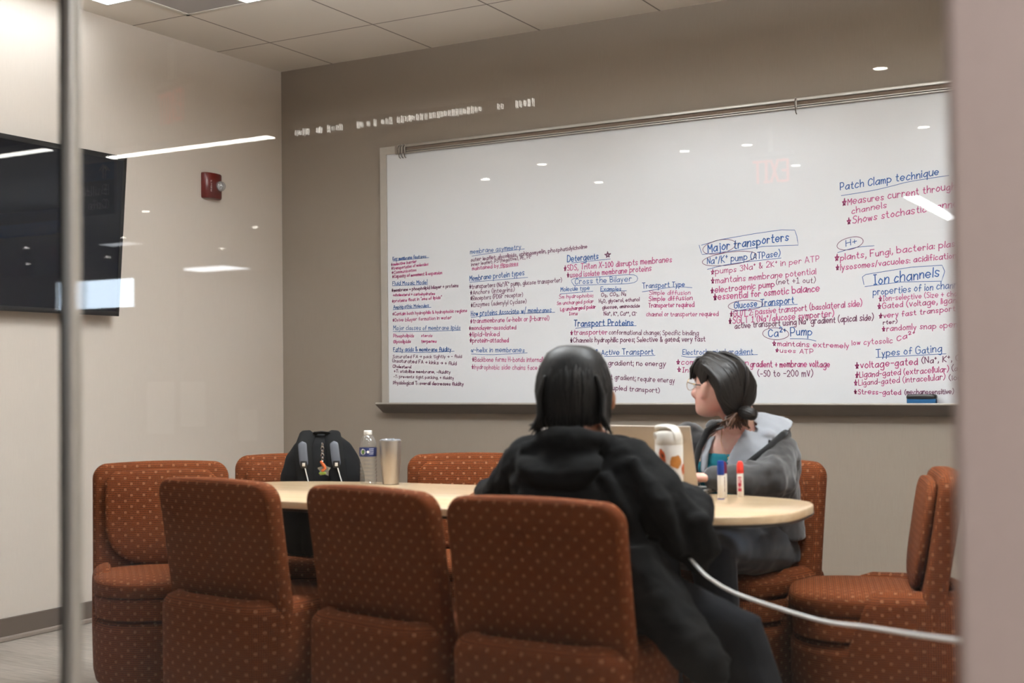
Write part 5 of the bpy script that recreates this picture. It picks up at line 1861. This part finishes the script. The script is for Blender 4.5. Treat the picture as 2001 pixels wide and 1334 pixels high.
# lapels: dark inner band with pale lining rolled outwards on her left shoulder
lp1 = MB()
lp1.tube([(3.290, -1.520, 0.945), (3.292, -1.590, 0.925), (3.262, -1.652, 0.885), (3.215, -1.690, 0.842), (3.155, -1.705, 0.795), (3.105, -1.700, 0.74)], [0.010, 0.012, 0.012, 0.011, 0.010, 0.009], 10)
lp1.tube([(3.060, -1.565, 0.958), (3.040, -1.615, 0.935), (3.028, -1.665, 0.88), (3.022, -1.695, 0.82), (3.035, -1.70, 0.74)], [0.012, 0.013, 0.012, 0.011, 0.010], 10)
own(sculpt(lp1, 'zip_band', DARK, 0.005, 2, loc=O2), p2)
ln = MB()
ln.sect([((3.238, -1.50, 0.972), (0.062, 0.01, -0.010), (0.0, 0.022, 0.014)), ((3.248, -1.55, 0.970), (0.062, 0.01, -0.022), (0, 0.022, 0.016)), ((3.250, -1.605, 0.948), (0.054, 0.01, -0.036), (0.006, 0.018, 0.014)),
         ((3.228, -1.652, 0.910), (0.044, 0.004, -0.036), (0.008, 0.016, 0.012)), ((3.188, -1.686, 0.862), (0.034, 0.0, -0.028), (0.006, 0.012, 0.010)), ((3.150, -1.700, 0.820), (0.018, 0, -0.016), (0.004, 0.008, 0.008))], n=20)
ln.sect([((3.07, -1.57, 0.955), (0.018, 0, 0.01), (0, 0.014, 0.008)), ((3.055, -1.625, 0.915), (0.018, 0, 0.008), (0, 0.012, 0.008)), ((3.048, -1.668, 0.86), (0.016, 0, 0.004), (0, 0.010, 0.006)), ((3.05, -1.69, 0.80), (0.010, 0, 0), (0, 0.008, 0.004))], n=16)
ln.ell((3.205, -1.548, 0.945), (0.058, 0.052, 0.024)).ell((3.235, -1.60, 0.925), (0.04, 0.04, 0.024))
own(sculpt(ln, 'hood_lining', LIGHT, 0.005, 3, loc=O2, disp=((0.05, 0.006),)), p2)
# hood thrown back behind the shoulders
hd2 = MB()
hd2.tube([(3.02, -1.49, 0.945), (3.08, -1.455, 0.935), (3.16, -1.45, 0.920), (3.22, -1.46, 0.918), (3.262, -1.49, 0.918), (3.272, -1.535, 0.912)], [0.03, 0.040, 0.045, 0.040, 0.032, 0.024], 12)
own(sculpt(hd2, 'hood', GREY, 0.007, 3, loc=O2, disp=((0.06, 0.01),)), p2)
sp2 = MB()
sp2.tube([(3.190, -1.656, 0.903), (3.186, -1.668, 0.885), (3.176, -1.682, 0.862), (3.165, -1.694, 0.83)], 0.0115, 10, flat=0.3, up=(0.4, -0.6, 0.8))
own(sp2.build('strap', DARK, None, loc=O2), p2)
nk = MB()
nk.tube([(3.205, -1.60, 0.948), (3.185, -1.646, 0.915), (3.158, -1.668, 0.875), (3.133, -1.674, 0.848), (3.113, -1.668, 0.868), (3.098, -1.648, 0.905), (3.092, -1.615, 0.945)], 0.0008, 6)
nk.ell((3.133, -1.677, 0.845), (0.004, 0.003, 0.005))
own(nk.build('necklace', M['gold'], None, loc=O2), p2)
DEN2 = knit('navy_denim', (0.09, 0.12, 0.165), 0.02, 700, 0.85, 0.2, 0.5)
t2 = MB()
t2.sect([(TORSO2[0][0], V((0.19, 0, 0)), V((0, 0.14, 0))), ((3.10, -1.42, 0.52), (0.19, 0, 0), (0, 0.14, 0)), ((3.10, -1.42, 0.61), (0.172, 0, 0), (0, 0.122, 0))])
limb(t2, LL2, [0.105, 0.096, 0.080, 0.066, 0.055])
limb(t2, RL2, [0.105, 0.096, 0.080, 0.066, 0.055])
own(sculpt(t2, 'trousers', DEN2, 0.008, 3, loc=O2, disp=((0.1, 0.012),)), p2)
for an in (LL2[-1], RL2[-1]):
    sh = MB().tube([V(an) + V((0, 0.035, -0.03)), V(an) + V((0, -0.05, -0.05)), V(an) + V((0, -0.15, -0.06))], [0.05, 0.046, 0.036], 14)
    own(sh.build('shoe', M['black'], None, loc=O2), p2)

HAIR2 = hair_mat('brown_black_hair', (0.035, 0.026, 0.023), (0.08, 0.06, 0.048), 0.45)
TIPS2 = hair_mat('brown_hair_ends', (0.20, 0.13, 0.09), (0.36, 0.24, 0.16), 0.4)
h2 = MB()
# smooth cap swept back to a low tie
NT_ = H2(0.0, -0.118, -0.082)
for k in range(120):
    # hairline points: brow, temples, over the ears
    u = k / 119
    a = -1.0 + 2.0 * u
    side = 1 if a > 0 else -1
    aa = abs(a)
    for lay in range(3):
        if aa < 0.45:
            st = (side * aa * 0.15, 0.080 - 0.03 * aa, 0.078 - 0.06 * aa * aa - 0.01 * lay)
        else:
            q = (aa - 0.45) / 0.55
            st = (side * (0.0665 + 0.012 * q), 0.066 - 0.070 * q, 0.064 - 0.056 * q)
        lift = 0.008 * (lay - 1)
        m1 = (side * min(0.088, 0.03 + aa * 0.075), 0.020 - 0.05 * aa + 0.01 * lay, 0.124 - 0.052 * aa ** 1.5 + lift * 0.3)
        m2 = (side * min(0.088, 0.02 + aa * 0.085), -0.075 - 0.005 * lay, 0.108 - 0.085 * aa + lift * 0.4)
        m3 = (side * (0.012 + aa * 0.062), -0.124 + 0.020 * aa, 0.030 - 0.058 * aa)
        en = (side * 0.010 * aa, -0.116, -0.064 + 0.01 * (1 - aa))
        P_ = [H2(*p) for p in (st, m1, m2, m3, en)]
        pts = []
        for i in range(4):
            p0, p1_, p2_, p3 = P_[max(i - 1, 0)], P_[i], P_[i + 1], P_[min(i + 2, 4)]
            for s in (0, 0.25, 0.5, 0.75):
                pts.append(0.5 * (2 * p1_ + (p2_ - p0) * s + (2 * p0 - 5 * p1_ + 4 * p2_ - p3) * s * s + (3 * p1_ - p0 - 3 * p2_ + p3) * s ** 3))
        pts.append(P_[-1])
        r0 = rnd.uniform(0.005, 0.0085)
        h2.tube(pts, [r0 * 0.4] + [r0] * (len(pts) - 2) + [r0 * 0.7], 6)
hair_cap(h2, H2, [(0.121, 0.0, -0.05, 0.03, 0), (0.112, 0.045, -0.085, 0.058, 0.0), (0.090, 0.070, -0.110, 0.077, 0.0), (0.062, 0.064, -0.120, 0.083, 0.012), (0.030, 0.030, -0.122, 0.083, 0.024),
                  (0.0, -0.020, -0.118, 0.079, 0.020), (-0.030, -0.040, -0.113, 0.070, 0.010), (-0.055, -0.058, -0.110, 0.056, 0.0), (-0.078, -0.066, -0.108, 0.040, 0.0), (-0.090, -0.078, -0.104, 0.022, 0.0)])
for k in range(40):
    x = -0.068 + 0.0035 * k
    b_ = 1 - (x / 0.075) ** 2
    h2.tube([H2(x * 0.4, 0.015, 0.120), H2(x * 0.8, 0.062 + 0.012 * b_, 0.102), H2(x * 1.02, 0.070 + 0.032 * b_, 0.062), H2(x * 1.08, 0.066 + 0.036 * b_, 0.030 + rnd.uniform(-0.008, 0.006))], [0.007, 0.0085, 0.008, 0.0025], 6)
# small looped tail at the nape
h2.ell(H2(0.004, -0.152, -0.062), (0.024, 0.033, 0.022), rot=H2.M)
for k in range(14):
    a = 2 * PI * k / 14
    h2.tube([H2(0.006 * math.cos(a), -0.112, -0.062 + 0.006 * math.sin(a)), H2(0.02 * math.cos(a), -0.150, -0.060 + 0.018 * math.sin(a)), H2(0.016 * math.cos(a), -0.182, -0.062 + 0.014 * math.sin(a)), H2(0.004 * math.cos(a), -0.190, -0.064)], [0.006, 0.008, 0.007, 0.004], 6)
ho = own(h2.build('hair', HAIR2, None, loc=O2, sharp=80), p2)
lw_ = MB()
for k in range(60):
    x = rnd.uniform(-0.045, 0.045)
    lw_.tube([H2(x * 0.5, -0.112 + rnd.uniform(-0.01, 0.008), -0.070), H2(x * 0.9, -0.106 + rnd.uniform(-0.02, 0.02), -0.090), H2(x * 1.3, -0.104 + rnd.uniform(-0.03, 0.035), -0.112 + rnd.uniform(-0.014, 0.008))], [0.006, 0.006, 0.002], 6)
own(lw_.build('loose_hair', TIPS2, None, loc=O2, sharp=80), p2)['label'] = 'brown loose hair ends at the nape'
for sx in (-1, 1):
    own(MB().ell(H2(sx * 0.0315, 0.0775, 0.002), (0.0127, 0.0127, 0.0127), n=16, m=10).ell(H2(sx * 0.0315, 0.0870, 0.002), (0.0055, 0.0035, 0.0055), rot=H2.M, mi=1).build('eye', [plain('eye_white', (0.88, 0.86, 0.84), 0.2, 0.01), plain('brown_iris', (0.16, 0.09, 0.06), 0.2, 0.02)], None, loc=O2), p2)
gl = MB()
for sx in (-1, 1):
    ring = [H2(sx * 0.034 + 0.025 * math.cos(t), 0.1085 - 0.006 * abs(math.cos(t)) * (1 if sx * math.cos(t) > 0 else 0), 0.000 + 0.0235 * math.sin(t)) for t in [2 * PI * k / 28 for k in range(29)]]
    gl.tube(ring, 0.0009, 6, round_ends=False)
    gl.tube([H2(sx * 0.058, 0.103, 0.008), H2(sx * 0.070, 0.085, 0.010), H2(sx * 0.0765, 0.04, 0.010)], [0.0014, 0.0016, 0.0018], 6)
    gl.tube([H2(sx * 0.0765, 0.04, 0.010), H2(sx * 0.080, 0.0, 0.014), H2(sx * 0.081, -0.018, 0.006)], [0.0020, 0.0024, 0.0026], 6, mi=1)
    n_ = 24
    gl.add([H2(sx * 0.034 + 0.0245 * math.cos(2 * PI * k / n_), 0.1085, 0.023 * math.sin(2 * PI * k / n_)) for k in range(n_)], [tuple(range(n_))], 2)
gl.tube([H2(-0.010, 0.109, 0.006), H2(0, 0.1115, 0.009), H2(0.010, 0.109, 0.006)], 0.0012, 6)
own(gl.build('eyeglasses', [M['gold'], M['black'], M['lens']], None, loc=O2), p2)
